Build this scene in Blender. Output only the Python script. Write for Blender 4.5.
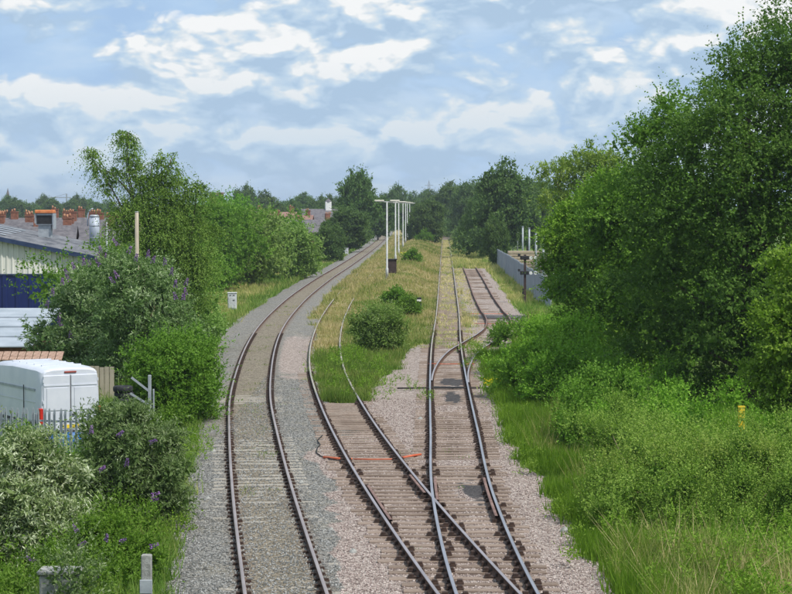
import bpy, math, random
import numpy as np
from mathutils import Vector, Matrix, Euler
for o in list(bpy.data.objects): bpy.data.objects.remove(o)
SC = bpy.context.scene
COL = SC.collection
R = math.radians
rng = np.random.default_rng(7)
random.seed(7)

# ------------------------------------------------------------------ camera
F = 2100.0; CAMH = 7.1; CX = 396.0; HZ = 207.0       # focal length in photo pixels, eye height above rail top
cd = bpy.data.cameras.new('camera'); cam = bpy.data.objects.new('camera', cd); COL.objects.link(cam)
cd.sensor_width = 36.0; cd.lens = 36.0*F/792.0; cd.clip_start = 0.5; cd.clip_end = 9000
cam.location = (0, 0, CAMH); cam.rotation_euler = (R(90)-math.atan(90.0/F), 0, 0)
SC.camera = cam

# ------------------------------------------------------------------ sky
SUN_EL, SUN_AZ = R(56), math.atan2(0.62, -0.45)
w = bpy.data.worlds.new('World'); SC.world = w; w.use_nodes = True
nt = w.node_tree; nt.nodes.clear()
def N(t, **k):
    n = nt.nodes.new(t)
    for a, b in k.items(): setattr(n, a, b)
    return n
def L(a, b): nt.links.new(a, b)
wo = N('ShaderNodeOutputWorld'); bg = N('ShaderNodeBackground'); L(bg.outputs[0], wo.inputs[0])
sky = N('ShaderNodeTexSky', sky_type='NISHITA', sun_disc=False, sun_elevation=SUN_EL, sun_rotation=SUN_AZ,
        air_density=1.0, dust_density=1.0, ozone_density=1.5)
bg.inputs[1].default_value = 0.1
tc = N('ShaderNodeTexCoord')
def wmath(op, a, b=None, c=None, clamp=False):
    n = N('ShaderNodeMath', operation=op, use_clamp=clamp)
    for i, v in enumerate((a, b, c)):
        if v is None: continue
        if isinstance(v, (int, float)): n.inputs[i].default_value = v
        else: L(v, n.inputs[i])
    return n.outputs[0]
def wmap(loc, sc):
    m = N('ShaderNodeMapping'); m.inputs['Location'].default_value = loc; m.inputs['Scale'].default_value = sc
    L(tc.outputs['Generated'], m.inputs[0]); return m.outputs[0]
def wnoise(vec, scale, det, rough=0.55, dist=0.0, lac=2.0):
    n = N('ShaderNodeTexNoise'); L(vec, n.inputs['Vector']); n.inputs['Scale'].default_value = scale
    n.inputs['Detail'].default_value = det; n.inputs['Roughness'].default_value = rough; n.inputs['Distortion'].default_value = dist
    return n.outputs['Fac']
def wramp(fac, stops):
    n = N('ShaderNodeValToRGB'); L(fac, n.inputs[0]); e = n.color_ramp.elements
    while len(e) < len(stops): e.new(0.5)
    for i, (p, c) in enumerate(stops): e[i].position = p; e[i].color = (*c, 1)
    return n.outputs[0]
def wmix(f, a, b):
    n = N('ShaderNodeMix', data_type='RGBA'); 
    if isinstance(f, float): n.inputs[0].default_value = f
    else: L(f, n.inputs[0])
    for i, v in ((6, a), (7, b)):
        if isinstance(v, tuple): n.inputs[i].default_value = (*v, 1)
        else: L(v, n.inputs[i])
    return n.outputs[2]
def wpuff(vec, scale, det):
    n = N('ShaderNodeTexVoronoi', feature='F1'); L(vec, n.inputs['Vector']); n.inputs['Scale'].default_value = scale
    n.inputs['Detail'].default_value = det; n.inputs['Roughness'].default_value = 0.55; pass
    return wmath('SUBTRACT', 1.0, n.outputs['Distance'])
def wwarp(vec, scale, amt):
    n = N('ShaderNodeTexNoise'); L(vec, n.inputs['Vector']); n.inputs['Scale'].default_value = scale; n.inputs['Detail'].default_value = 4
    a = N('ShaderNodeVectorMath', operation='SUBTRACT'); L(n.outputs['Color'], a.inputs[0]); a.inputs[1].default_value = (.5, .5, .5)
    b = N('ShaderNodeVectorMath', operation='SCALE'); L(a.outputs[0], b.inputs[0]); b.inputs['Scale'].default_value = amt
    c = N('ShaderNodeVectorMath', operation='ADD'); L(vec, c.inputs[0]); L(b.outputs[0], c.inputs[1]); return c.outputs[0]
def wfield(off):
    v = wmap((CLX, 0.7, 0.33+off), (1, 1, 1.9)); vw = wwarp(v, 22, .05)
    n = wnoise(v, 6.4, 7, 0.55)
    return wmath('ADD', wmath('MULTIPLY', n, 0.72), wmath('MULTIPLY', wpuff(vw, 17, 3.5), 0.30))
CLX = 14.6
c1 = wfield(0.0); c2 = wfield(0.013)                 # the second sample sits a little higher: lit tops, grey bases
rim = wmath('MULTIPLY', wmath('SUBTRACT', c1, c2), 7.0)
cover = wramp(c1, [(0.255, (0, 0, 0)), (0.33, (1, 1, 1))])
w.cycles.sampling_method = 'MANUAL'; w.cycles.sample_map_resolution = 256
lit = wmath('ADD', wmath('MULTIPLY', wmath('SUBTRACT', c1, 0.40), 2.1), wmath('ADD', rim, 0.46), clamp=True)
sepd = N('ShaderNodeSeparateXYZ'); L(tc.outputs['Generated'], sepd.inputs[0])
hi = wmath('MULTIPLY', sepd.outputs[2], 14.0, clamp=True)
lit2 = wmath('MULTIPLY', lit, wmath('ADD', wmath('MULTIPLY', hi, 0.60), 0.40), clamp=True)
ccol = wramp(lit2, [(0.0, (2.95, 4.0, 5.25)), (0.28, (3.45, 4.5, 5.65)), (0.55, (4.1, 5.0, 5.85)), (0.78, (5.3, 5.7, 6.0)), (1.0, (6.4, 6.5, 6.55))])
clear = wmix(0.8, sky.outputs[0], (2.9, 4.4, 6.8))
under = wramp(wnoise(wmap((9.1, 2.7, .4), (1, 1, 3.0)), 11.0, 6, 0.55, .3), [(0.36, (2.6, 3.75, 5.4)), (0.5, (3.1, 4.3, 5.8)), (0.62, (3.9, 4.9, 6.0)), (.75, (5.0, 5.6, 6.1))])
clear = wmix(.8, clear, under)
L(wmix(cover, clear, ccol), bg.inputs[0])

# ------------------------------------------------------------------ sun
sd = bpy.data.lights.new('sun', 'SUN'); sun = bpy.data.objects.new('sun', sd); COL.objects.link(sun)
sd.energy = 3.2; sd.angle = R(3.0); sd.color = (1.0, 0.95, 0.87)
sv = Vector((math.sin(SUN_AZ)*math.cos(SUN_EL), math.cos(SUN_AZ)*math.cos(SUN_EL), math.sin(SUN_EL)))
sun.rotation_euler = sv.to_track_quat('Z', 'Y').to_euler()
sun.location = sv*100
SC.view_settings.view_transform = 'Standard'; SC.view_settings.look = 'None'
SC.view_settings.exposure = 0.55; SC.view_settings.gamma = 1.0
SC.cycles.max_bounces = 6; SC.cycles.transparent_max_bounces = 4

def at(px, D): return (px-CX)*D/F                    # lateral metres at distance D for a photo column
def zt(py, D): return CAMH-(py-HZ)*D/F               # height at distance D for a photo row

# ------------------------------------------------------------------ object helpers
def tag(o, label=None, cat=None, group=None, kind=None):
    if label: o['label'] = label
    if cat: o['category'] = cat
    if group: o['group'] = group
    if kind: o['kind'] = kind
    return o
def empty(name, loc, label=None, cat=None, group=None, rz=0):
    o = bpy.data.objects.new(name, None); COL.objects.link(o); o.location = loc; o.rotation_euler = (0, 0, rz)
    o.empty_display_size = 0.2
    return tag(o, label, cat, group)
def link(name, me, parent=None, loc=(0, 0, 0), rot=(0, 0, 0), sc=(1, 1, 1)):
    o = bpy.data.objects.new(name, me); COL.objects.link(o); o.parent = parent
    o.location = loc; o.rotation_euler = rot; o.scale = sc
    return o
def copy_tree(o, parent=None):
    c = o.copy(); COL.objects.link(c); c.parent = parent
    for ch in list(o.children): copy_tree(ch, c)
    return c
class MB:
    def __init__(s): s.v = []; s.f = []
    def add(s, v, f):
        b = len(s.v); s.v += [tuple(p) for p in v]; s.f += [tuple(i+b for i in q) for q in f]; return s
    def box(s, x0, x1, y0, y1, z0, z1, M=None, bev=0.0, taper=None):
        if bev > 0:
            b = bev
            pr = [(x0+b, y0), (x1-b, y0), (x1, y0+b), (x1, y1-b), (x1-b, y1), (x0+b, y1), (x0, y1-b), (x0, y0+b)]
            cx, cy = (x0+x1)/2, (y0+y1)/2
            def ins(p): return (cx+(p[0]-cx)*(1-b/max(1e-6, (x1-x0)/2)), cy+(p[1]-cy)*(1-b/max(1e-6, (y1-y0)/2)))
            rings = [[(*ins(p), z0) for p in pr], [(*p, z0+b) for p in pr], [(*p, z1-b) for p in pr], [(*ins(p), z1) for p in pr]]
            v = [q for r_ in rings for q in r_]; f = [tuple(reversed(range(8))), tuple(range(24, 32))]
            for k in range(3):
                for i in range(8): f.append((k*8+i, k*8+(i+1) % 8, (k+1)*8+(i+1) % 8, (k+1)*8+i))
        else:
            v = [(x0, y0, z0), (x1, y0, z0), (x1, y1, z0), (x0, y1, z0), (x0, y0, z1), (x1, y0, z1), (x1, y1, z1), (x0, y1, z1)]
            f = [(3, 2, 1, 0), (4, 5, 6, 7), (0, 1, 5, 4), (1, 2, 6, 5), (2, 3, 7, 6), (3, 0, 4, 7)]
        if M is not None: v = [M @ Vector(p) for p in v]
        return s.add(v, f)
    def tube(s, pts, rad, n=8, cap=True):
        pts = [Vector(p) for p in pts]
        if not isinstance(rad, (list, tuple)): rad = [rad]*len(pts)
        v = []; f = []
        for i, p in enumerate(pts):
            d = (pts[min(i+1, len(pts)-1)]-pts[max(i-1, 0)]).normalized()
            a = Vector((0, 0, 1)) if abs(d.z) < 0.9 else Vector((1, 0, 0))
            u = d.cross(a).normalized(); w_ = u.cross(d)
            for k in range(n):
                t = 2*math.pi*k/n; v.append(p+(u*math.cos(t)+w_*math.sin(t))*rad[i])
        for i in range(len(pts)-1):
            for k in range(n): f.append((i*n+k, i*n+(k+1) % n, (i+1)*n+(k+1) % n, (i+1)*n+k))
        if cap: f.append(tuple(reversed(range(n)))); f.append(tuple(range((len(pts)-1)*n, len(pts)*n)))
        return s.add(v, f)
    def prism(s, poly, y0, y1, M=None):             # polygon in x,z extruded along y
        n = len(poly); v = [(a, y0, b) for a, b in poly]+[(a, y1, b) for a, b in poly]
        f = [tuple(range(n)), tuple(reversed(range(n, 2*n)))]+[(i, i+n, (i+1) % n+n, (i+1) % n) for i in range(n)]
        if M is not None: v = [M @ Vector(p) for p in v]
        return s.add(v, f)
    def mesh(s, name, mat, smooth=False):
        me = bpy.data.meshes.new(name); me.from_pydata([tuple(p) for p in s.v], [], s.f); me.materials.append(mat)
        if smooth: me.polygons.foreach_set('use_smooth', [True]*len(me.polygons))
        me.update(); return me
    def build(s, name, mat, parent=None, smooth=False, **k): return link(name, s.mesh(name, mat, smooth), parent, **k)
def np_mesh(name, v, f, mat, attrs=None, fattrs=None, smooth=False):
    me = bpy.data.meshes.new(name); n = len(v); m, k = f.shape
    me.vertices.add(n); me.vertices.foreach_set('co', v.astype(np.float32).ravel())
    me.loops.add(m*k); me.loops.foreach_set('vertex_index', f.astype(np.int32).ravel())
    me.polygons.add(m); me.polygons.foreach_set('loop_start', np.arange(0, m*k, k, dtype=np.int32))
    try: me.polygons.foreach_set('loop_total', np.full(m, k, dtype=np.int32))
    except Exception: pass
    if smooth: me.polygons.foreach_set('use_smooth', np.ones(m, dtype=bool))
    for nm, a in (attrs or {}).items():
        at_ = me.attributes.new(nm, 'FLOAT', 'POINT'); at_.data.foreach_set('value', a.astype(np.float32))
    for nm, a in (fattrs or {}).items():
        at_ = me.attributes.new(nm, 'FLOAT', 'FACE'); at_.data.foreach_set('value', a.astype(np.float32))
    me.materials.append(mat); me.update(); return me

# ------------------------------------------------------------------ materials
class MT:
    def __init__(s, name):
        s.m = bpy.data.materials.new(name); s.m.use_nodes = True; s.t = s.m.node_tree; s.b = s.t.nodes['Principled BSDF']
        s.out = s.t.nodes['Material Output']; s.co = s.n('ShaderNodeTexCoord').outputs['Object']
    def n(s, t, **k):
        n = s.t.nodes.new(t)
        for a, b in k.items(): setattr(n, a, b)
        return n
    def l(s, a, b): s.t.links.new(a, b)
    def put(s, v, sock):
        if v is None: return
        if hasattr(v, 'links') or isinstance(v, bpy.types.NodeSocket): s.l(v, sock)
        elif isinstance(v, (tuple, list)) and len(v) == 3 and sock.type == 'RGBA': sock.default_value = (*v, 1)
        else: sock.default_value = v
    def noise(s, scale, det=4, rough=0.6, vec=None, sc=None, dist=0):
        n = s.n('ShaderNodeTexNoise'); v = vec or s.co
        if sc:
            m = s.n('ShaderNodeMapping'); m.inputs['Scale'].default_value = sc; s.l(v, m.inputs[0]); v = m.outputs[0]
        s.l(v, n.inputs['Vector']); n.inputs['Scale'].default_value = scale; n.inputs['Detail'].default_value = det
        n.inputs['Roughness'].default_value = rough; n.inputs['Distortion'].default_value = dist
        return n.outputs['Fac']
    def voro(s, scale, feat='F1', out='Color', rnd=1.0):
        n = s.n('ShaderNodeTexVoronoi', feature=feat); s.l(s.co, n.inputs['Vector']); n.inputs['Scale'].default_value = scale
        n.inputs['Randomness'].default_value = rnd
        return n.outputs[out]
    def ramp(s, f, stops, interp='LINEAR'):
        n = s.n('ShaderNodeValToRGB'); s.l(f, n.inputs[0]); e = n.color_ramp.elements; n.color_ramp.interpolation = interp
        while len(e) < len(stops): e.new(0.5)
        for i, (p, c) in enumerate(stops):
            e[i].position = p; e[i].color = (*c, 1) if isinstance(c, tuple) else (c, c, c, 1)
        return n.outputs[0]
    def math(s, op, a, b=None, clamp=False):
        n = s.n('ShaderNodeMath', operation=op, use_clamp=clamp); s.put(a, n.inputs[0]); s.put(b, n.inputs[1]); return n.outputs[0]
    def mix(s, f, a, b, bt='MIX'):
        n = s.n('ShaderNodeMix', data_type='RGBA', blend_type=bt); s.put(f, n.inputs[0]); s.put(a, n.inputs[6]); s.put(b, n.inputs[7]); return n.outputs[2]
    def attr(s, nm): return s.n('ShaderNodeAttribute', attribute_name=nm).outputs['Fac']
    def bump(s, h, st=0.4, dist=0.02):
        n = s.n('ShaderNodeBump'); n.inputs['Strength'].default_value = st; n.inputs['Distance'].default_value = dist
        s.l(h, n.inputs['Height']); s.l(n.outputs[0], s.b.inputs['Normal'])
    def done(s, col=None, rough=0.7, metal=0.0, spec=0.3):
        s.put(col, s.b.inputs['Base Color']); s.put(rough, s.b.inputs['Roughness']); s.put(metal, s.b.inputs['Metallic'])
        s.b.inputs['Specular IOR Level'].default_value = spec; return s.m
def varied(name, a, b, scale=3, rough=0.75, metal=0, spec=0.3, bump=0.0, bscale=None, det=5, sc=None):
    t = MT(name); n = t.noise(scale, det, sc=sc); c = t.ramp(n, [(0.35, a), (0.65, b)])
    if bump: t.bump(t.noise(bscale or scale*6, 4), bump, 0.02)
    return t.done(c, rough, metal, spec)
def leaf_mat(name, stops, trans=0.32, rough=0.55, sat=1.06):
    t = MT(name); c = t.ramp(t.attr('tint'), stops)
    oi = t.n('ShaderNodeObjectInfo').outputs['Random']
    hs = t.n('ShaderNodeHueSaturation'); t.l(c, hs.inputs['Color'])
    t.l(t.math('ADD', t.math('MULTIPLY', oi, 0.02), 0.49), hs.inputs['Hue']); t.l(t.math('ADD', t.math('MULTIPLY', oi, 0.3), 0.85), hs.inputs['Value'])
    hs.inputs['Saturation'].default_value = sat; c = hs.outputs[0]
    t.done(c, .7, 0, 0.12)
    tr = t.n('ShaderNodeBsdfTranslucent'); t.l(t.mix(1.0, c, (1.0, 1.25, 0.55), 'MULTIPLY'), tr.inputs[0])
    ms = t.n('ShaderNodeMixShader'); ms.inputs[0].default_value = trans
    t.l(t.b.outputs[0], ms.inputs[1]); t.l(tr.outputs[0], ms.inputs[2]); t.l(ms.outputs[0], t.out.inputs[0])
    return t.m
M = {}
M['leaf_dark'] = leaf_mat('leaf_dark', [(0, (0.055, 0.115, 0.025)), (0.5, (0.10, 0.19, 0.04)), (1, (0.16, 0.26, 0.065))])
M['leaf_mid'] = leaf_mat('leaf_mid', [(0, (0.075, 0.15, 0.025)), (0.5, (0.135, 0.25, 0.04)), (1, (0.21, 0.34, 0.08))])
M['leaf_bright'] = leaf_mat('leaf_bright', [(0, (0.10, 0.19, 0.025)), (0.5, (0.18, 0.31, 0.045)), (1, (0.29, 0.41, 0.10))])
M['leaf_willow'] = leaf_mat('leaf_willow', [(0, (0.10, 0.17, 0.035)), (0.5, (0.20, 0.29, 0.06)), (1, (0.35, 0.43, 0.13))])
M['leaf_birch'] = leaf_mat('leaf_birch', [(0, (0.09, 0.15, 0.032)), (0.5, (0.155, 0.24, 0.055)), (1, (0.25, 0.34, 0.10))])
M['leaf_silver'] = leaf_mat('leaf_silver', [(0, (0.12, 0.20, 0.05)), (0.45, (0.20, 0.31, 0.08)), (0.75, (0.27, 0.37, 0.14)), (1, (0.44, 0.51, 0.30))], 0.28)
M['leaf_buddleia'] = leaf_mat('leaf_buddleia', [(0, (0.08, 0.14, 0.045)), (0.5, (0.15, 0.225, 0.085)), (0.75, (0.29, 0.36, 0.20)), (1, (0.55, 0.60, 0.44))], 0.25)
M['leaf_pale'] = leaf_mat('leaf_pale', [(0, (0.09, 0.13, 0.045)), (0.35, (0.18, 0.23, 0.09)), (0.62, (0.38, 0.42, 0.27)), (1, (0.70, 0.72, 0.58))], 0.25)
M['leaf_far'] = leaf_mat('leaf_far', [(0, (0.06, 0.11, 0.035)), (0.5, (0.105, 0.17, 0.055)), (1, (0.17, 0.24, 0.085))])
M['flower'] = leaf_mat('flower', [(0, (0.15, 0.08, 0.24)), (0.6, (0.28, 0.15, 0.40)), (1, (0.46, 0.28, 0.58))], 0.2)
M['yellow_flower'] = leaf_mat('yellow_flower', [(0, (0.5, 0.4, 0.02)), (1, (0.8, 0.65, 0.03))], 0.2)
M['grass_green'] = leaf_mat('grass_green', [(0, (0.12, 0.22, 0.03)), (0.4, (0.20, 0.34, 0.05)), (0.75, (0.33, 0.41, 0.12)), (1, (0.50, 0.48, 0.24))], 0.4)
M['grass_mix'] = leaf_mat('grass_mix', [(0, (0.11, 0.19, 0.04)), (0.35, (0.20, 0.27, 0.07)), (0.65, (0.38, 0.35, 0.15)), (1, (0.55, 0.46, 0.27))], 0.3)
M['bark'] = varied('bark', (0.07, 0.05, 0.035), (0.15, 0.12, 0.09), 6, 0.9, bump=0.5)
M['birch_bark'] = varied('birch_bark', (0.10, 0.09, 0.08), (0.55, 0.53, 0.48), 3, 0.8, bump=0.3, sc=(1, 1, 3))
M['stem'] = varied('stem', (0.10, 0.08, 0.04), (0.22, 0.17, 0.10), 5, 0.9)
M['rail_head_shiny'] = varied('rail_head_shiny', (0.31, 0.30, 0.33), (0.42, 0.415, 0.45), 2, 0.4, metal=0.7, spec=0.5, sc=(1, .2, 1))
M['rail_head_mid'] = varied('rail_head_mid', (0.30, 0.26, 0.26), (0.42, 0.37, 0.38), 2, 0.42, metal=0.6, spec=0.5, sc=(1, .2, 1))
M['rail_head_dull'] = varied('rail_head_dull', (0.31, 0.25, 0.235), (0.43, 0.36, 0.34), 2, 0.42, metal=0.6, spec=0.5, sc=(1, .2, 1))
M['rail_head_old'] = varied('rail_head_old', (0.27, 0.24, 0.20), (0.38, 0.35, 0.30), 2, 0.6, metal=0.2, spec=0.5, sc=(1, .2, 1))
M['rail_head_rust'] = varied('rail_head_rust', (0.15, 0.085, 0.07), (0.25, 0.16, 0.135), 2, 0.7, metal=0.2, spec=0.3)
M['rail_side'] = varied('rail_side', (0.06, 0.032, 0.022), (0.13, 0.072, 0.048), 8, 0.85, metal=0.1)
M['chair_iron'] = varied('chair_iron', (0.03, 0.02, 0.016), (0.075, 0.045, 0.034), 12, 0.85)
M['timber'] = varied('timber', (0.20, 0.165, 0.145), (0.36, 0.30, 0.265), 7, 0.9, bump=0.6, bscale=40, sc=(0.4, 3, 1))
M['concrete_sleeper'] = varied('concrete_sleeper', (0.22, 0.2, 0.17), (0.36, 0.33, 0.28), 7, 0.9, bump=0.4, bscale=50)
M['concrete'] = varied('concrete', (0.20, 0.20, 0.185), (0.38, 0.38, 0.36), 9, 0.9, bump=0.5, bscale=40)
M['concrete_white'] = varied('concrete_white', (0.42, 0.43, 0.45), (0.62, 0.63, 0.66), 6, 0.85, bump=0.3, bscale=40)
M['galv'] = varied('galv', (0.27, 0.30, 0.33), (0.40, 0.43, 0.46), 5, 0.55, metal=0.2, spec=0.5)
M['galv_pale'] = varied('galv_pale', (0.27, 0.31, 0.37), (0.43, 0.47, 0.54), 1.2, 0.55, metal=0.15, spec=0.4)
M['lamp_paint'] = varied('lamp_paint', (0.34, 0.35, 0.35), (0.50, 0.51, 0.51), 3, 0.5)
M['lamp_cap'] = varied('lamp_cap', (0.62, 0.58, 0.5), (0.72, 0.68, 0.6), 3, 0.6)
M['black'] = varied('black', (0.012, 0.012, 0.013), (0.03, 0.03, 0.032), 8, 0.6)
M['dark_brown'] = varied('dark_brown', (0.035, 0.022, 0.02), (0.075, 0.05, 0.045), 5, 0.8)
M['rubber'] = varied('rubber', (0.012, 0.013, 0.016), (0.035, 0.037, 0.042), 10, 0.75)
M['van_white'] = varied('van_white', (0.52, 0.55, 0.62), (0.60, 0.62, 0.68), 1.5, 0.28, spec=0.5)
M['seam'] = varied('seam', (0.05, 0.05, 0.055), (0.09, 0.09, 0.1), 5, 0.7)
M['red_lens'] = varied('red_lens', (0.45, 0.015, 0.01), (0.55, 0.03, 0.02), 8, 0.2, spec=0.6)
M['red_dull'] = varied('red_dull', (0.22, 0.03, 0.02), (0.3, 0.05, 0.03), 8, 0.3, spec=0.6)
M['glass_dark'] = varied('glass_dark', (0.02, 0.025, 0.03), (0.04, 0.045, 0.05), 3, 0.08, spec=0.7)
M['blue_plastic'] = varied('blue_plastic', (0.02, 0.09, 0.25), (0.03, 0.13, 0.33), 4, 0.5)
M['clad_white'] = varied('clad_white', (0.54, 0.535, 0.49), (0.68, 0.675, 0.63), 0.7, 0.6, sc=(1, 1, .3))
M['clad_blue'] = varied('clad_blue', (0.006, 0.014, 0.085), (0.010, 0.022, 0.115), 0.8, 0.5)
M['roof_sheet'] = varied('roof_sheet', (0.07, 0.075, 0.09), (0.17, 0.175, 0.19), 0.5, 0.7, sc=(3, .4, 1))
M['roof_pale'] = varied('roof_pale', (0.26, 0.30, 0.34), (0.36, 0.40, 0.45), 0.8, 0.6)
M['trim_blue'] = varied('trim_blue', (0.015, 0.03, 0.08), (0.03, 0.05, 0.11), 2, 0.6)
M['slate'] = varied('slate', (0.08, 0.075, 0.085), (0.15, 0.14, 0.15), 2, 0.8)
M['slate_red'] = varied('slate_red', (0.20, 0.11, 0.09), (0.28, 0.17, 0.14), 2, 0.8)
M['brick'] = varied('brick', (0.17, 0.07, 0.045), (0.27, 0.12, 0.08), 4, 0.85)
M['pot'] = varied('pot', (0.28, 0.13, 0.075), (0.42, 0.22, 0.13), 4, 0.8)
M['orange_rust'] = varied('orange_rust', (0.50, 0.14, 0.05), (0.68, 0.25, 0.09), 4, 0.8)
M['tile_clay'] = varied('tile_clay', (0.24, 0.15, 0.11), (0.38, 0.26, 0.20), 8, 0.85)
M['block_cream'] = varied('block_cream', (0.42, 0.38, 0.28), (0.58, 0.53, 0.41), 5, 0.9)
M['tan'] = varied('tan', (0.34, 0.27, 0.19), (0.50, 0.41, 0.30), 2, 0.9)
M['white_paint'] = varied('white_paint', (0.68, 0.68, 0.66), (0.78, 0.78, 0.76), 3, 0.5)
M['yellow'] = varied('yellow', (0.66, 0.45, 0.02), (0.8, 0.56, 0.03), 5, 0.6)
M['orange'] = varied('orange', (0.45, 0.09, 0.04), (0.58, 0.15, 0.07), 3, 0.6)
M['cable'] = varied('cable', (0.01, 0.01, 0.01), (0.02, 0.02, 0.02), 3, 0.7)
M['wood_pole'] = varied('wood_pole', (0.30, 0.26, 0.20), (0.42, 0.37, 0.29), 6, 0.9, sc=(1, 1, .2))
M['spire_stone'] = varied('spire_stone', (0.10, 0.08, 0.08), (0.15, 0.12, 0.12), 1, 0.9)
M['steel_grey'] = varied('steel_grey', (0.25, 0.28, 0.32), (0.32, 0.35, 0.4), 1, 0.6)

# ------------------------------------------------------------------ track alignment (x centre as a function of distance y)
def hermite(cps):
    cps = np.array(cps, float); X, Y = cps[:, 1], cps[:, 0]
    s = np.diff(X)/np.diff(Y); h = np.diff(Y); m = np.empty(len(X)); m[0] = s[0]; m[-1] = s[-1]
    m[1:-1] = (s[:-1]*h[1:]+s[1:]*h[:-1])/(h[:-1]+h[1:])
    def f(y):
        y = np.asarray(y, float); i = np.clip(np.searchsorted(Y, y)-1, 0, len(X)-2); H = Y[i+1]-Y[i]; t = (y-Y[i])/H
        r_ = (2*t**3-3*t**2+1)*X[i]+(t**3-2*t**2+t)*H*m[i]+(-2*t**3+3*t**2)*X[i+1]+(t**3-t**2)*H*m[i+1]
        return np.where(y < Y[0], X[0]+(y-Y[0])*m[0], np.where(y > Y[-1], X[-1]+(y-Y[-1])*m[-1], r_))
    return f
TA = hermite([(20, -0.2), (37.5, -1.94), (50.7, -3.19), (63.5, -4.30), (77.5, -5.40), (91.5, -6.20), (117, -7.25), (155, -7.72), (200, -7.35), (257, -6.25), (420, -3.75), (640, -2.6), (800, -1.0)])
TB = hermite([(20, 4.0), (30, 2.55), (38.5, 1.52), (50.9, 0.18), (66.8, -1.29), (77.3, -2.10), (90, -2.92), (104, -3.52), (125, -3.98), (145, -4.1), (185, -3.85), (257, -2.9), (414, -0.75), (600, 0.5)])
TC = hermite([(20, 3.0), (30, 2.25), (38.5, 1.86), (50.8, 1.66), (66.9, 1.86), (88.8, 2.20), (104, 2.50), (138, 3.40), (191, 4.65), (310, 7.4), (452, 10.7), (600, 14.1)])
TE = hermite([(80, 2.10), (86, 2.22), (90, 2.35), (97, 2.76), (104, 3.40), (111.5, 4.45), (118, 5.35), (124, 6.0), (131, 6.42), (145, 6.62), (160, 6.85), (204, 7.8), (250, 8.75)])

# ------------------------------------------------------------------ ground
def sstep(a, b, x): t = np.clip((x-a)/(b-a), 0, 1); return t*t*(3-2*t)
def vnoise(x, y, s, seed=0):
    x = np.asarray(x)/s+seed*17.3; y = np.asarray(y)/s+seed*9.1
    xi = np.floor(x).astype(np.int64); yi = np.floor(y).astype(np.int64); fx = x-xi; fy = y-yi; fx = fx*fx*(3-2*fx); fy = fy*fy*(3-2*fy)
    def h(a, b):
        n = (a*374761393+b*668265263+seed*1442695041) & 0xffffffff; n = ((n ^ (n >> 13))*1274126177) & 0xffffffff
        return ((n ^ (n >> 16)) & 0xffff)/65535.0
    return (h(xi, yi)*(1-fx)+h(xi+1, yi)*fx)*(1-fy)+(h(xi, yi+1)*(1-fx)+h(xi+1, yi+1)*fx)*fy
def band(x, c, l, r_, e=0.35): return sstep(c-l-e, c-l+e, x)*(1-sstep(c+r_-e, c+r_+e, x))
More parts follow.
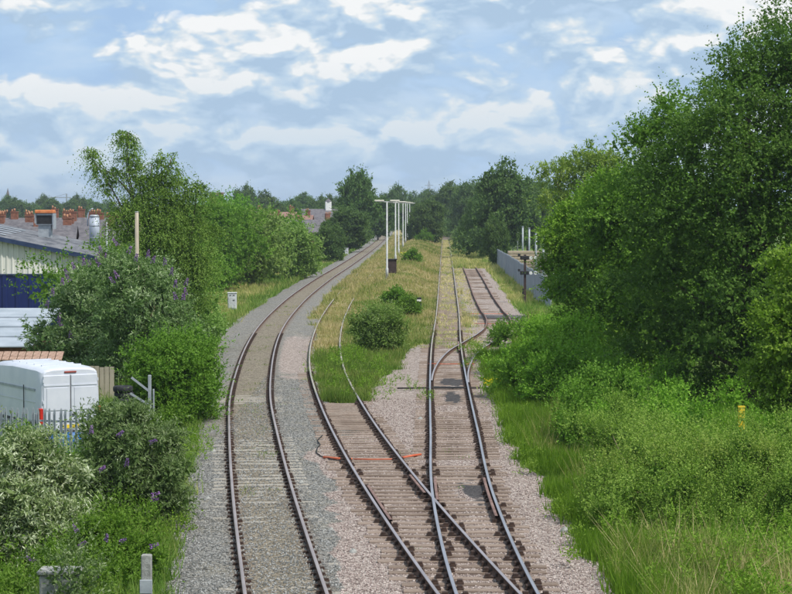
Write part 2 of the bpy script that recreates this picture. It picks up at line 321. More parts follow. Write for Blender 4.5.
def zones(x, y):
    a, b, c, e = TA(y), TB(y), TC(y), TE(y)
    wob = (vnoise(x, y, 1.3, 3)-.5)*0.7+(vnoise(x, y, 4.5, 5)-.5)*0.7
    lw = np.interp(y, [30, 40, 51, 66, 78, 92, 115, 150, 400, 700], [2.3, 2.3, 1.95, 1.7, 1.75, 2.0, 2.7, 2.6, 2.5, 3.0])
    gA = band(x+wob*.5, a, lw, 2.0)
    # grey ballast between the main line and the siding until the grass takes over
    gAB = sstep(-0.3, 0.3, x-a)*(1-sstep(-0.3, 0.4, x+wob*.6-(b-0.6)))*(1-sstep(100, 175, y+wob*20))
    gYard = sstep(-.5, .3, x-(a+1))*(1-sstep(-.35, .35, x+wob*.7-(c+np.interp(y, [30, 38, 50, 60, 84, 110], [2.6, 2.5, 2.25, 2.05, 1.6, 1.3]))))*(1-sstep(66, 74, y+wob*4))
    gC = band(x+wob*.6, c, 1.9, 1.7)*(1-sstep(104, 116, y+wob*6))
    gMid = sstep(-.35, .35, x-(np.interp(y, [66, 76, 84, 94, 112], [-1.4, -1.1, -0.9, 0.1, 0.9])+wob))*(1-sstep(-.3, .3, x-c))*(1-sstep(104, 112, y+wob*8))
    gE = band(x+wob*.5, e, 1.9, 2.1)*sstep(98, 112, y)*(1-sstep(246, 256, y))
    gravel = np.clip(np.maximum.reduce([gA, gAB, gYard, gC, gMid, gE]), 0, 1)
    pink = np.maximum.reduce([gC*.9, gMid, gE*.75, sstep(-.4, .5, x+wob*1.3-(a+np.interp(y, [30, 40, 52, 62, 72], [1.7, 1.6, 2.0, 1.6, 1.5])))*(1-sstep(63, 69, y+wob*3))])
    pink = np.maximum(pink, .75*gAB*sstep(83, 92, y+wob*6)*(1-sstep(112, 128, y))*sstep(.7, 1.3, x-a))
    pink = np.clip(pink, 0, 1)
    dry = band(x, (b+c)/2, 9, 9, 3)*sstep(100, 150, y)*np.interp(vnoise(x, y, 6, 9), [.2, .6], [.35, 1])
    dry = np.maximum(dry, band(x, b+.1, .8, .8)*sstep(100, 112, y)*1.0)
    dry = np.maximum(dry, sstep(-1, 1, x-(c+2))*(1-sstep(7, 10, x-c))*sstep(140, 170, y)*.8)
    dry = np.maximum(dry, sstep(a+lw[..., ] if np.ndim(lw) else a, a, x)*0)
    dry = np.maximum(dry, (1-sstep(-1, 1, x-(a-lw-1)))*sstep(110, 140, y)*np.interp(vnoise(x, y, 5, 11), [.3, .7], [.1, .8]))
    soil = np.clip(band(x, b, 1.3, 1.3, .2)*(1-sstep(78, 86, y))+band(x, TC(y), 1.3, 1.2, .3)*sstep(108, 118, y)*.7, 0, 1)
    oil = np.zeros_like(x)
    for (ox, oy, rx, ry) in ((2.22, 87.0, .72, 2.4), (2.16, 80.0, .36, 2.6), (1.95, 53.3, .42, 2.6)):
        d = np.sqrt(((x-ox)/rx)**2+((y-oy)/ry)**2); oil = np.maximum(oil, 1-sstep(.2, 1.5, d+wob*.6+(vnoise(x, y*.4, .22, 19)-.5)*.8))
    brown = np.zeros_like(x)
    for T in (TB, TC):
        for s in (-.75, .75): brown = np.maximum(brown, np.exp(-((x-T(y)-s)/.20)**2)*(1-sstep(80, 110, y)))
    mid = np.where(x < -0.3+(a+1.6), np.exp(-((x-a)/.78)**6), 0)
    brown = np.maximum(brown, .8*np.maximum(np.exp(-((x-a-.75)/.17)**2), np.exp(-((x-a+.75)/.17)**2)))
    return gravel, pink, dry, soil, oil, np.clip(brown, 0, 1), mid
def gz(x, y):
    x = np.asarray(x, float); y = np.asarray(y, float)
    a, b, c, e = TA(y), TB(y), TC(y), TE(y)
    z = np.full(np.shape(x), -0.42)
    cor = sstep(a-3.0, a-1.7, x)*(1-sstep(c+1.6, c+2.9, x))
    z = z+cor*0.22
    z = z+band(x, e, 1.9, 2.1, .6)*sstep(112, 125, y)*(1-sstep(250, 262, y))*0.2*(1-cor)
    z = z+np.exp(-((x-a)/1.7)**6)*(0.052+(vnoise(x, y, 5, 61)-.62)*.05*(1-sstep(75, 95, y))+.012*sstep(80, 95, y))
    for T_, y1_ in ((b, 95), (c, 150)): z = np.maximum(z, -0.178-.022*(1-sstep(56, 84, y))+(vnoise(x, y, .5, 21)-.5)*.045+(vnoise(x, y, 3.5, 23)-.5)*.035-(np.abs(x-T_) > 1.45)*.02-(y > y1_)*9)
    m0, m1 = b+1.1, c-1.2; t = np.clip((x-m0)/np.maximum(m1-m0, .1), 0, 1)
    z = z+np.where((x > m0) & (x < m1), np.sin(math.pi*t)**1.3, 0)*1.15*sstep(118, 230, y)*(1-sstep(470, 560, y))
    z = np.maximum(z, np.where(np.abs(x-b) < 1.4, -.40+.325*sstep(125, 175, y), -9))
    for (ox, oy, rx, ry) in ((2.22, 87.0, .72, 2.6), (2.16, 80.0, .46, 2.8), (1.95, 53.3, .5, 2.5)):
        d = np.sqrt(((x-ox)/rx)**2+((y-oy)/ry)**2)+(vnoise(x, y*.4, .3, 8)-.5)*.7; z = np.maximum(z, np.where(d < 1.4, -.146-.06*sstep(.5, 1.2, d), -9))
    z = z+(1-cor)*(vnoise(x, y, 3, 1)-.5)*.14+(vnoise(x, y, .33, 2)-.5)*.025
    return z
def axis(segs):
    out = [segs[0][0]]
    for a, b, st in segs: n = max(1, int(round((b-a)/st))); out += list(np.linspace(a, b, n+1)[1:])
    return np.array(out)
gx = axis([(-3000, -200, 400), (-200, -30, 20), (-30, -13, 1.2), (-13, -9, .5), (-9, 6, .12), (6, 14, .35), (14, 40, 2), (40, 200, 20), (200, 3000, 400)])
gy = axis([(-300, 20, 40), (20, 34, 2), (34, 80, .3), (80, 140, .6), (140, 280, 1.6), (280, 560, 5), (560, 900, 20), (900, 5000, 400)])
GX, GY = np.meshgrid(gx, gy); gv = np.stack([GX, GY, gz(GX, GY)], -1).reshape(-1, 3)
nx, ny = len(gx), len(gy); ii = (np.arange(ny-1)[:, None]*nx+np.arange(nx-1)[None]).ravel()
gf = np.stack([ii, ii+1, ii+1+nx, ii+nx], -1)
zn = zones(GX.ravel(), GY.ravel())
t = MT('ground')
cellc = t.voro(23.0); cell2 = t.n('ShaderNodeSeparateColor'); t.l(cellc, cell2.inputs[0]); cr = cell2.outputs[0]; cg = cell2.outputs[1]
grey = t.ramp(cr, [(0.0, (0.07, 0.072, 0.07)), (.35, (0.155, 0.148, 0.135)), (.75, (0.25, 0.24, 0.22)), (1, (0.42, 0.405, 0.375))])
pinkc = t.ramp(cr, [(0.0, (0.11, 0.08, 0.07)), (.3, (0.25, 0.20, 0.175)), (.75, (0.37, 0.31, 0.275)), (1, (0.58, 0.51, 0.46))])
mott = t.noise(.9, 5, .65)
grey = t.mix(t.ramp(mott, [(.45, 0.0), (.7, .55)]), grey, t.ramp(cr, [(0, (0.11, 0.10, 0.065)), (1, (0.33, 0.29, 0.215))]))
nz = t.math('MULTIPLY', t.math('SUBTRACT', t.noise(2.2, 6, .7), .5), 1.3)
pm = t.ramp(t.math('ADD', t.attr('pink'), nz), [(.42, 0.0), (.58, 1.0)])
gcol = t.mix(pm, grey, pinkc)
gcol = t.mix(t.math('MULTIPLY', t.attr('mid'), .78), gcol, t.ramp(cr, [(0, (0.085, 0.07, 0.045)), (.6, (0.22, 0.18, 0.125)), (1, (0.36, 0.31, 0.23))]))
gcol = t.mix(t.math('MULTIPLY', t.attr('brown'), .6), gcol, (0.14, 0.08, 0.055))
gcol = t.mix(t.ramp(t.math('ADD', t.attr('oil'), t.math('MULTIPLY', nz, .9)), [(.45, 0.0), (.62, .84)]), gcol, (0.018, 0.022, 0.028))
grn = t.ramp(t.noise(3.0, 6, .7), [(.3, (0.05, 0.09, 0.018)), (.5, (0.11, 0.17, 0.035)), (.75, (0.22, 0.24, 0.09))])
dryc = t.ramp(t.noise(2.0, 6, .7), [(.3, (0.16, 0.15, 0.06)), (.5, (0.31, 0.26, 0.12)), (.75, (0.45, 0.37, 0.2))])
veg = t.mix(t.ramp(t.math('ADD', t.attr('dry'), t.math('MULTIPLY', nz, .6)), [(.2, 0.0), (.8, 1.0)]), grn, dryc)
veg = t.mix(t.ramp(t.math('ADD', t.attr('soil'), t.math('MULTIPLY', nz, .8)), [(.4, 0.0), (.7, 1.0)]), veg, t.mix(.5, pinkc, (0.17, 0.12, 0.075)))
gm = t.ramp(t.math('ADD', t.attr('gravel'), t.math('MULTIPLY', nz, .7)), [(.42, 0.0), (.56, 1.0)])
dist = t.voro(23.0, 'F1', 'Distance')
t.bump(t.math('SUBTRACT', 1.0, dist), 0.9, 0.045)
M['ground'] = t.done(t.mix(gm, veg, gcol), .9, 0, .2)
ground = link('ground', np_mesh('ground', gv, gf, M['ground'], dict(gravel=zn[0], pink=zn[1], dry=zn[2], soil=zn[3], oil=zn[4], brown=zn[5], mid=zn[6]), smooth=True))
tag(ground, kind='structure')

# loose ballast stones, real geometry over the near ballast
def stones(n, name, pred, mat, ymax):
    y = 33+(ymax-33)*rng.random(n*3)**1.6; x = rng.uniform(-5.6, 4.4, n*3)
    g, p, *_ = zones(x, y); k = pred(g, p) & (_[2] < .5); x = x[k][:n]; y = y[k][:n]; n = len(x)
    base = np.array([(1, 0, 0), (0, 1, 0), (-1, 0, 0), (0, -1, 0), (0, 0, 1), (0, 0, -1)], float)
    fc = np.array([(0, 1, 4), (1, 2, 4), (2, 3, 4), (3, 0, 4), (1, 0, 5), (2, 1, 5), (3, 2, 5), (0, 3, 5)])
    s = rng.uniform(.016, .034, (n, 1, 1))*rng.uniform(.6, 1.2, (n, 6, 1)); th = rng.uniform(0, 6.28, n)
    v = base[None]*s; v[..., 2] *= .8; c, sn = np.cos(th)[:, None], np.sin(th)[:, None]
    vx = v[..., 0]*c-v[..., 1]*sn+v[..., 2]*.4; vy = v[..., 0]*sn+v[..., 1]*c; v = np.stack([vx, vy, v[..., 2]], -1)
    v += np.stack([x, y, gz(x, y)+.004], -1)[:, None]
    f = (fc[None]+np.arange(n)[:, None, None]*6).reshape(-1, 3)
    o = link(name, np_mesh(name, v.reshape(-1, 3), f, mat, fattrs=dict(tint=np.repeat(rng.random(n), 8))))
    return o
def stone_mat(name, stops):
    t = MT(name); return t.done(t.ramp(t.attr('tint'), stops), .9, 0, .2)
o = stones(26000, 'grey_ballast', lambda g, p: (g > .6) & (p < .5), stone_mat('stone_grey', [(0, (0.085, 0.088, 0.085)), (.5, (0.18, 0.185, 0.18)), (1, (0.36, 0.36, 0.35))]), 90)
tag(o, 'grey crushed stone ballast lying along the left-hand main line', 'ballast', kind='stuff')
o = stones(34000, 'pink_ballast', lambda g, p: (g > .6) & (p >= .5), stone_mat('stone_pink', [(0, (0.13, 0.095, 0.085)), (.5, (0.29, 0.23, 0.21)), (1, (0.52, 0.45, 0.42))]), 80)
tag(o, 'pinkish crushed stone ballast around the junction of the right-hand tracks', 'ballast', kind='stuff')

# ------------------------------------------------------------------ rails, sleepers
prof_side = [(-.07, -.158), (-.07, -.146), (-.012, -.128), (-.009, -.045), (-.036, -.034), (-.036, -.006)]
def rail_mesh(name, T, off, y0, y1, head, dz=0.0, taper0=False, side=M['rail_side'], yold=1e9):
    ys = [y0]
    while ys[-1] < y1: ys.append(min(y1, ys[-1]+(.8 if ys[-1] < 160 else 6)))
    ys = np.array(ys); cx = T(ys); sl = (T(ys+.3)-T(ys-.3))/.6; nrm = np.sqrt(1+sl**2)
    prof = prof_side+[(-.030, 0), (.030, 0)]+[(-a, b) for a, b in reversed(prof_side)]
    n = len(prof); v = np.zeros((len(ys), n, 3))
    for k, (px, pz) in enumerate(prof):
        ox = off+px
        v[:, k, 0] = cx+ox/nrm; v[:, k, 1] = ys-ox*sl/nrm; v[:, k, 2] = pz+dz
    if taper0:                                        # switch blade planed to a point
        tw = np.clip((ys-y0)/5.0, .15, 1); v[:, :, 0] = v[:, :, 0]*tw[:, None]+(cx+off/nrm-np.sign(off)*-.0)[:, None]*(1-tw[:, None])
    i = (np.arange(len(ys)-1)[:, None]*n+np.arange(n-1)[None]).ravel()
    f = np.stack([i, i+1, i+1+n, i+n], -1)
    me = np_mesh(name, v.reshape(-1, 3), f, side)
    me.materials.append(head); me.materials.append(M['rail_head_old'])
    mi = np.tile(np.array([1 if k in (5, 6, 7) else 0 for k in range(n-1)], dtype=np.int32), len(ys)-1)
    far_ = np.repeat(ys[:-1] > yold, n-1); mi = np.where(far_ & (mi == 1), 2, mi).astype(np.int32)
    me.polygons.foreach_set('material_index', mi); me.update(); return me
_t = MT('timber_sleeper'); _o = _t.n('ShaderNodeObjectInfo').outputs['Random']
_c = _t.ramp(_t.noise(7, 5, .7, sc=(.4, 3, 1)), [(.3, (0.155, 0.12, 0.10)), (.7, (0.34, 0.28, 0.24))])
_c = _t.mix(1.0, _c, _t.ramp(_o, [(0, (.72, .67, .62)), (1, (1.08, 1.04, 1.0))]), 'MULTIPLY')
_t.bump(_t.noise(40, 4, .7, sc=(.3, 3, 1)), .6, .02); M['timber'] = _t.done(_c, .9, 0, .2)
sl_wood = MB().box(-1.3, 1.3, -.125, .125, -.13, 0, bev=.012).mesh('sleeper', M['timber'])
sl_conc = MB().box(-1.25, 1.25, -.13, .13, -.16, 0, bev=.02).mesh('sleeper', M['concrete_sleeper'])
chair_m = MB().box(-.17, .17, -.10, .10, 0, .035).box(-.15, -.05, -.07, .07, .035, .085).box(.05, .15, -.07, .07, .035, .085).mesh('rail_chair', M['chair_iron'])
clip_m = MB().box(-.15, .15, -.07, .07, 0, .022).box(-.14, -.045, -.05, .05, .022, .06).box(.045, .14, -.05, .05, .022, .06).mesh('rail_clip', M['chair_iron'])
def track(name, T, y0, y1, head, label, sy0, sy1, smesh, cmesh, cname, chair_to, ztop, dz=0, spacing=.65, off=.7525, y0b=None, stuff_to=None, taper0=False, lim=295, keep=1.0, yold=1e9):
    root = empty(name, (0, 0, 0), label, 'railway track')
    for s in (-1, 1): link('rail', rail_mesh('rail', T, s*off, (y0 if s < 0 or y0b is None else y0b), y1, head, dz, taper0, yold=yold), root)
    y = sy0; k = 0; far = MB(); farc = MB()
    while y < sy1:
        a = -math.atan(float(T(y+.3)-T(y-.3))/.6); x = float(T(y))
        if k < lim and (keep >= 1 or random.random() < keep):
            s = link('sleeper', smesh, root, (x+random.uniform(-.03, .03), y, ztop+random.uniform(-.008, .004)), (random.uniform(-.01, .01), 0, a+random.uniform(-.008, .008)))
            if y < chair_to:
                for q in (-off, off): link(cname, cmesh, s, (q, 0, .001))
            elif y < chair_to+45:
                for q in (-off, off):
                    Mx = Matrix.Translation((x+q*math.cos(a), y+q*math.sin(a), ztop)); farc.box(-.15, .15, -.08, .08, .001, .06, Mx)
        elif k >= lim and stuff_to and y < stuff_to: far.box(x-1.3, x+1.3, y-.12, y+.12, ztop-.1, ztop)
        y += spacing*random.uniform(.97, 1.03); k += 1
    if farc.v: tag(farc.build('rail_fastenings', M['chair_iron'], root), kind='stuff')
    if far.v: tag(far.build('far_sleepers', smesh.materials[0], root), kind='stuff')
    return root
trA = track('railway_track', TA, 22, 800, M['rail_head_dull'], 'left-hand main line with brownish rails on grey ballast curving into the distance', 34, 215, sl_conc, clip_m, 'rail_clip', 75, -.158)
trC = track('railway_track', TC, 22, 600, M['rail_head_shiny'], 'right-hand track with bright bluish rails running straight on to the trees', 60.5, 150, sl_wood, chair_m, 'rail_chair', 78, -.158, yold=97)
trB = track('railway_track', TB, 22, 420, M['rail_head_mid'], 'middle siding branching left from the right-hand track through green grass', 59.3, 92, sl_wood, chair_m, 'rail_chair', 78, -.161, dz=-.003, yold=80)
trE = track('railway_track', TE, 86.0, 250, M['rail_head_mid'], 'short rusty siding swinging right from the straight track beside the steel fence', 112, 248, sl_wood, chair_m, 'rail_chair', 0, -.184, dz=-.005, y0b=85.0, taper0=False, keep=.5, yold=122)
for r_ in trE.children:
    if r_.name.startswith('rail') and len(r_.data.materials) == 3: r_.data.materials[2] = M['rail_head_rust']
# long timbers shared where the middle siding leaves the right-hand track
tb = empty('junction_timbers', (0, 0, 0), 'long timber bearers carrying both crossing tracks at the nearest junction', 'sleepers')
y = 35.0
while y < 59.2:
    xl = float(min(TB(y), TC(y)))-1.3; xr = float(max(TB(y), TC(y)))+1.25
    a = -math.atan(float(TC(y+.3)-TC(y-.3))/.6)*.6
    sc = (xr-xl)/2.6
    s = link('sleeper', sl_wood, tb, ((xl+xr)/2+random.uniform(-.12, .12), y, -.158+random.uniform(-.008, .002)), (0, 0, a+random.uniform(-.008, .008)), (sc, 1, 1))
    for T in (TB, TC):
        for q in (-.7525, .7525):
            link('rail_chair', chair_m, s, ((float(T(y))+q-(xl+xr)/2)/sc, 0, .001), (0, 0, 0), (1/sc, 1, 1))
    y += .66*random.uniform(.97, 1.03)
for T, off, y0, y1, lb in ((TC, .7525-.115, 48.1, 55.0, 'check'), (TB, -.7525+.115, 47.6, 53.5, 'check'), (TB, .7525-.1, 52.0, 55.5, 'wing'), (TC, -.7525+.1, 50.8, 55.0, 'wing'), (TC, .7525-.115, 104, 111, 'check')):
    link('check_rail', rail_mesh('check_rail', T, off, y0, y1, M['rail_head_rust'], -.006), trC if T is TC else trB)
# stretcher bars and point rodding at the far points
pr = empty('point_rodding', (2.1, 83.3, -.10), 'black point rodding and pale stretcher bar across the track at the oil-stained points', 'point rodding')
MB().tube([(-2.05, 0, 0), (-.9, .05, .01), (1.0, .05, .01), (1.85, .1, 0)], .035, 6).build('rod', M['cable'], pr)
MB().box(-.55, .55, .22, .42, -.03, .0, bev=.005).build('stretcher_bar', M['galv'], pr)
MB().box(-.62, .62, .6, .9, -.05, -.01, bev=.005).build('slide_plate', M['black'], pr)
MB().box(1.75, 2.0, -.1, .22, -.1, .06, bev=.02).build('crank', M['dark_brown'], pr)
# orange ducts
def tubething(name, pts, r_, mat, label, cat, n=6, group=None):
    b = Vector(pts[0]); o = MB().tube([Vector(p)-b for p in pts], r_, n).build(name, mat, None, True, loc=b); return tag(o, label, cat, group)
def GP(x, y, dz=0.0): return (x, y, float(gz(x, y))+dz)
tubething('orange_duct', [GP(at(323, 60.6), 60.6, .05), GP(at(340, 60.3), 60.3, .05), GP(at(352, 60.2), 60.2, .05)], .036, M['orange'], 'orange duct end lying on the ballast left of the middle siding', 'duct')
tubething('orange_duct', [GP(at(353.5, 60.2), 60.2, .045), GP(at(375, 60.1), 60.1, .04), GP(at(399, 60.3), 60.3, .045)], .022, M['orange'], 'orange duct crossing between the two rails of the middle siding', 'duct')
tubething('orange_duct', [GP(at(401, 60.5), 60.5, .05), GP(at(412, 60.9), 60.9, .06), GP(at(421, 61.2), 61.2, .07)], .036, M['orange'], 'thick orange duct end between the middle siding and right-hand track', 'duct')
tubething('orange_duct', [GP(x_, 96.8, .035) for x_ in np.linspace(1.5, 3.6, 6)], .02, M['orange'], 'thin orange duct just above the oil-stained points', 'duct')
tubething('orange_duct', [GP(x_, 142.5, .035) for x_ in np.linspace(4.9, 7.6, 6)], .022, M['orange'], 'farther thin orange duct under the rusty siding', 'duct')
tubething('orange_duct', [GP(x_, 131, .03) for x_ in np.linspace(4.9, 7.3, 6)], .018, M['orange'], 'nearer thin orange duct under the rusty siding at its bend', 'duct')
tubething('black_cable', [GP(at(a_, d_), d_, .04) for a_, d_ in ((322, 66.5), (317, 65), (320, 63.8), (317, 63), (316, 61.8), (321, 60.9), (330, 60.3), (341, 59.7))], .018, M['cable'], 'loose black cable looping over the ballast beside the middle siding', 'cable')

# ------------------------------------------------------------------ foliage
def unit(v): return v/np.maximum(np.linalg.norm(v, axis=-1, keepdims=True), 1e-9)
def diamonds(p, d, nrm, l, w_):
    s = unit(np.cross(d, nrm)); l = l[:, None]; w_ = w_[:, None]
    mid = p+d*l*.42
    v = np.stack([p, mid+s*w_*.5, p+d*l+nrm*l*-.08, mid-s*w_*.5], 1)
    return v.reshape(-1, 3)
def leaves(lobes, ntw, nlf, twl, ll, lw, droop=0.2, up=0.5, seed=0, fill=.12, bump_=.3, spread=.9, zmin=None, flat=0.0):
    g = np.random.default_rng(seed); lb = np.array(lobes, float); ar = (lb[:, 3]*lb[:, 4]+lb[:, 3]*lb[:, 5]+lb[:, 4]*lb[:, 5]); li = g.choice(len(lb), ntw, p=ar/ar.sum())
    d = unit(g.normal(size=(ntw, 3))); d[:, 2] = np.where(d[:, 2] < -.5, -d[:, 2], d[:, 2])
    rad = g.uniform(.5, 1.0, ntw)**.6
    k = 1+bump_*(np.sin(d[:, 0]*5+li*1.7)*np.sin(d[:, 1]*5+li*2.3)+np.sin(d[:, 2]*7+li))*.5
    R3 = lb[li, 3:6]; c = lb[li, :3]
    base = c+d*R3*(rad*k)[:, None]
    td = unit(unit(d/R3)*.9+np.array([0, 0, up])+g.normal(size=(ntw, 3))*.45)
    L_ = twl*g.uniform(.5, 1.3, ntw)*np.where(g.random(ntw) < .13, 2.0, 1)
    ti = np.repeat(np.arange(ntw), nlf); tt = np.tile(np.linspace(.05, 1, nlf), ntw)+g.uniform(-.05, .05, ntw*nlf)
    p = base[ti]+td[ti]*(L_[ti]*tt)[:, None]; p[:, 2] -= droop*L_[ti]*tt**2
    n = len(p); td2 = td[ti].copy(); td2[:, 2] -= droop*2*tt; 
    ld = unit(td2*.6+g.normal(size=(n, 3))*spread*.6); 
    nr = unit(g.normal(size=(n, 3))*.6+np.array([0, 0, .6+flat])+unit(d)[ti]*.35)
    sz = g.uniform(.65, 1.25, n)*(1.1-.35*tt)
    tint = .30*g.random(ntw)[ti]+.38*g.random(n)+.32*g.random(len(lb))[li][ti]
    V = [diamonds(p, ld, nr, ll*sz, lw*sz)]; Tn = [tint]
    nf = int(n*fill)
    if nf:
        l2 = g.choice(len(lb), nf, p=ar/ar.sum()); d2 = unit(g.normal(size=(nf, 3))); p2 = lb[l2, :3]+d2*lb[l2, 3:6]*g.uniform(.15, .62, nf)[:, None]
        V.append(diamonds(p2, unit(g.normal(size=(nf, 3))), unit(g.normal(size=(nf, 3))), np.full(nf, ll*1.9), np.full(nf, lw*2.2))); Tn.append(g.random(nf)*.35)  # inner fill leaves keep to dark tints, painting shade inside the crown
    V = np.concatenate(V); Tn = np.concatenate(Tn)
    if zmin is not None:
        q = V.reshape(-1, 4, 3); ok = q[:, :, 2].min(1) > zmin; V = q[ok].reshape(-1, 3); Tn = Tn[ok]
    m = len(V)//4
    return V, (np.arange(m*4).reshape(m, 4)), Tn
def expand(lobes, seed, skirt=False, n=8, rs=(.24, .52)):
    g = random.Random(seed*3+1); out = []
    for l in lobes:
        l = list(l); q0 = .82 if skirt else .74; out.append((l[0], l[1], l[2], l[3]*q0, l[4]*q0, l[5]*q0))
        for i in range(n):
            th = g.uniform(0, 6.28); ph = g.uniform(-.5, 1.3); q = g.uniform(.78, 1.3); r_ = g.uniform(*rs)
            out.append((l[0]+math.cos(th)*math.cos(ph)*l[3]*q, l[1]+math.sin(th)*math.cos(ph)*l[4]*q, l[2]+math.sin(ph)*l[5]*q, l[3]*r_, l[4]*r_, l[5]*r_*.85))
        if skirt:
            z = l[2]-l[5]*.8
            while z > .15: out.append((l[0]*1.0+g.uniform(-.2, .2), l[1]+g.uniform(-.2, .2), z, l[3]*.85, l[4]*.85, min(l[5], .7))); z -= l[5]*.9
    return out
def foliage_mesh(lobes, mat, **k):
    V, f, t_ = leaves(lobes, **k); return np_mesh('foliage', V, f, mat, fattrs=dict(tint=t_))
def limb(mb, a, b, r0, r1, bend=.2, n=5, sides=6):
    a = Vector(a); b = Vector(b); ln = (b-a).length; off = Vector((random.uniform(-1, 1), random.uniform(-1, 1), random.uniform(0, .6)))*bend*ln*.5
    pts = [a.lerp(b, i/n)+off*math.sin(math.pi*i/n) for i in range(n+1)]; mb.tube(pts, [r0+(r1-r0)*i/n for i in range(n+1)], sides)
def crown_lobes(H, Rr, z0, k, seed, lr=.42, squash=1.0, top=.0):
    g = random.Random(seed); out = []; cz = (H+z0)/2; hz = (H-z0)/2
    for i in range(k):
        u = (i+.5)/k; zz = -1+2*u; rr = math.sqrt(max(0, 1-zz*zz)); th = i*2.39996+g.uniform(-.4, .4)
        q = g.uniform(.5, .72); r_ = Rr*lr*g.uniform(.75, 1.25)
        out.append((math.cos(th)*rr*Rr*q, math.sin(th)*rr*Rr*q, cz+zz*hz*(.68+top*.1), r_, r_, r_*squash*min(1.3, hz/Rr)))
    out.append((0, 0, cz, Rr*.5, Rr*.5, hz*.55)); return out
def plant(name, loc, label, cat, lobes, mat, trunk=M['bark'], tr=.15, tname='trunk', group=None, stems=1, **k):
    x, y = loc; root = empty(name, (x, y, float(gz(x, y))-.03), label, cat, group)
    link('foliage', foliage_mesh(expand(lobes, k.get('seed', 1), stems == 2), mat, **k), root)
    mb = MB(); zc = min(l[2] for l in lobes)
    if stems == 1:
        zt_ = max(l[2] for l in lobes); limb(mb, (0, 0, -.1), (random.uniform(-.2, .2), 0, zt_*.9), tr, tr*.25, .05, 8, 8)
        for l in lobes[:-1]: limb(mb, (0, 0, max(.3, l[2]*.55)), l[:3], tr*.45, tr*.1, .25)
    else:
        for l in lobes: limb(mb, (l[0]*.35+random.uniform(-.1, .1), l[1]*.35, -.05), (l[0], l[1], l[2]+l[5]*.6), tr, tr*.3, .2)
    mb.build(tname, trunk, root, True)
    return root
# --- right-hand trees
def rel(lst, X, Y): return [(at(px, Y+dy)-X, dy, zt(py, Y+dy)+.4, r_, r_*.95, r_*sq) for px, py, dy, r_, sq in lst]
X0 = at(752, 76)
plant('tree', (X0, 76), 'tallest dark green tree rising to the top right corner', 'tree', rel([
    (790, 55, 0, 1.25, 1), (768, 85, -.5, 1.2, .9), (735, 95, 1, 1.1, .8), (710, 125, 0, 1.2, .9), (690, 160, -1, 1.3, .9), (745, 140, -1.5, 1.6, 1), (785, 130, -1, 1.7, 1), (672, 215, -1, 1.5, 1),
    (715, 205, -2, 1.8, 1), (760, 210, -2, 1.8, 1), (805, 200, -1, 2.0, 1), (665, 280, -1, 1.5, 1), (705, 285, -2, 1.8, 1), (750, 290, -2.2, 1.7, 1), (800, 290, -1, 2.0, 1), (700, 350, -1, 1.6, .9), (745, 355, -1, 1.6, .9), (665, 345, 0, 1.4, .9), (700, 395, 0, 1.4, .8), (740, 400, 0, 1.4, .8), (785, 400, 0, 1.5, .8), (790, 350, 0, 1.7, .9), (845, 140, 0, 2.4, 1.3), (850, 260, 0, 2.6, 1.3), (760, 200, 3, 3.0, 1.6)], X0, 76),
    M['leaf_dark'], tr=.28, ntw=15000, nlf=9, twl=.6, ll=.125, lw=.085, droop=.25, up=.3, seed=1, fill=.06, flat=.3)
X0 = at(662, 88)
plant('tree', (X0, 88), 'dark green tree with rounded top left of the tallest tree', 'tree', rel([
    (655, 185, 0, 1.3, .9), (640, 150, 0, .9, .9), (672, 150, -.5, 1.3, 1), (690, 130, 0, 1.2, 1), (630, 215, -.5, 1.4, .9), (670, 225, -1, 1.7, 1), (640, 270, -1, 1.7, 1), (610, 255, 0, 1.4, 1), (640, 330, -1, 1.7, 1), (605, 315, 0, 1.6, 1), (680, 300, -1, 1.8, 1), (625, 370, -1, 1.4, .8), (665, 370, -1, 1.5, .8), (660, 260, 2, 2.6, 1.5)], X0, 88),
    M['leaf_mid'], tr=.22, ntw=9500, nlf=9, twl=.55, ll=.13, lw=.09, droop=.2, up=.4, seed=2, fill=.06, flat=.3)
X0 = at(590, 98)
plant('tree', (X0, 98), 'bright green rounded tree at the left end of the right-hand trees', 'tree', rel([
    (590, 225, 0, 1.3, .9), (618, 205, .5, 1.2, .9), (572, 250, -.5, 1.2, .9), (605, 255, -1, 1.5, 1), (567, 290, 0, 1.2, 1), (595, 300, -1, 1.6, 1), (575, 330, 0, 1.1, .8), (605, 345, -.5, 1.5, .9), (600, 280, 1.5, 2.0, 1.5)], X0, 98),
    M['leaf_bright'], tr=.18, ntw=6500, nlf=9, twl=.5, ll=.14, lw=.10, droop=.15, up=.45, seed=3, fill=.06, flat=.3)
X0 = at(800, 60)
plant('tree', (X0, 60), 'pale green leafy tree cut off by the right edge, above the yellow post', 'tree', rel([
    (800, 300, 0, 1.0, 1), (775, 335, 0, .7, .8), (800, 350, -.3, 1.1, .9), (775, 385, 0, .8, .8), (810, 395, 0, 1.2, .9), (785, 415, .2, .6, .8)], X0, 60),
    M['leaf_bright'], tr=.12, ntw=2600, nlf=9, twl=.4, ll=.11, lw=.08, droop=.2, up=.3, seed=4, fill=.06)
X0 = at(592, 135)
plant('tree', (X0, 135), 'feathery loose tree with drooping tips behind the bright green tree', 'tree', rel([
    (592, 165, 0, 1.2, .7), (570, 172, 0, 1.2, .6), (612, 172, 0, 1.3, .8), (553, 180, 0, 1.0, .6), (630, 190, 0, 1.4, 1), (590, 195, 0, 2.0, .8), (560, 205, 0, 1.4, .8), (610, 215, 0, 2.2, 1)], X0, 135),
    M['leaf_willow'], tr=.16, ntw=1500, nlf=12, twl=1.1, ll=.26, lw=.08, droop=.9, up=.7, seed=5, fill=.03)
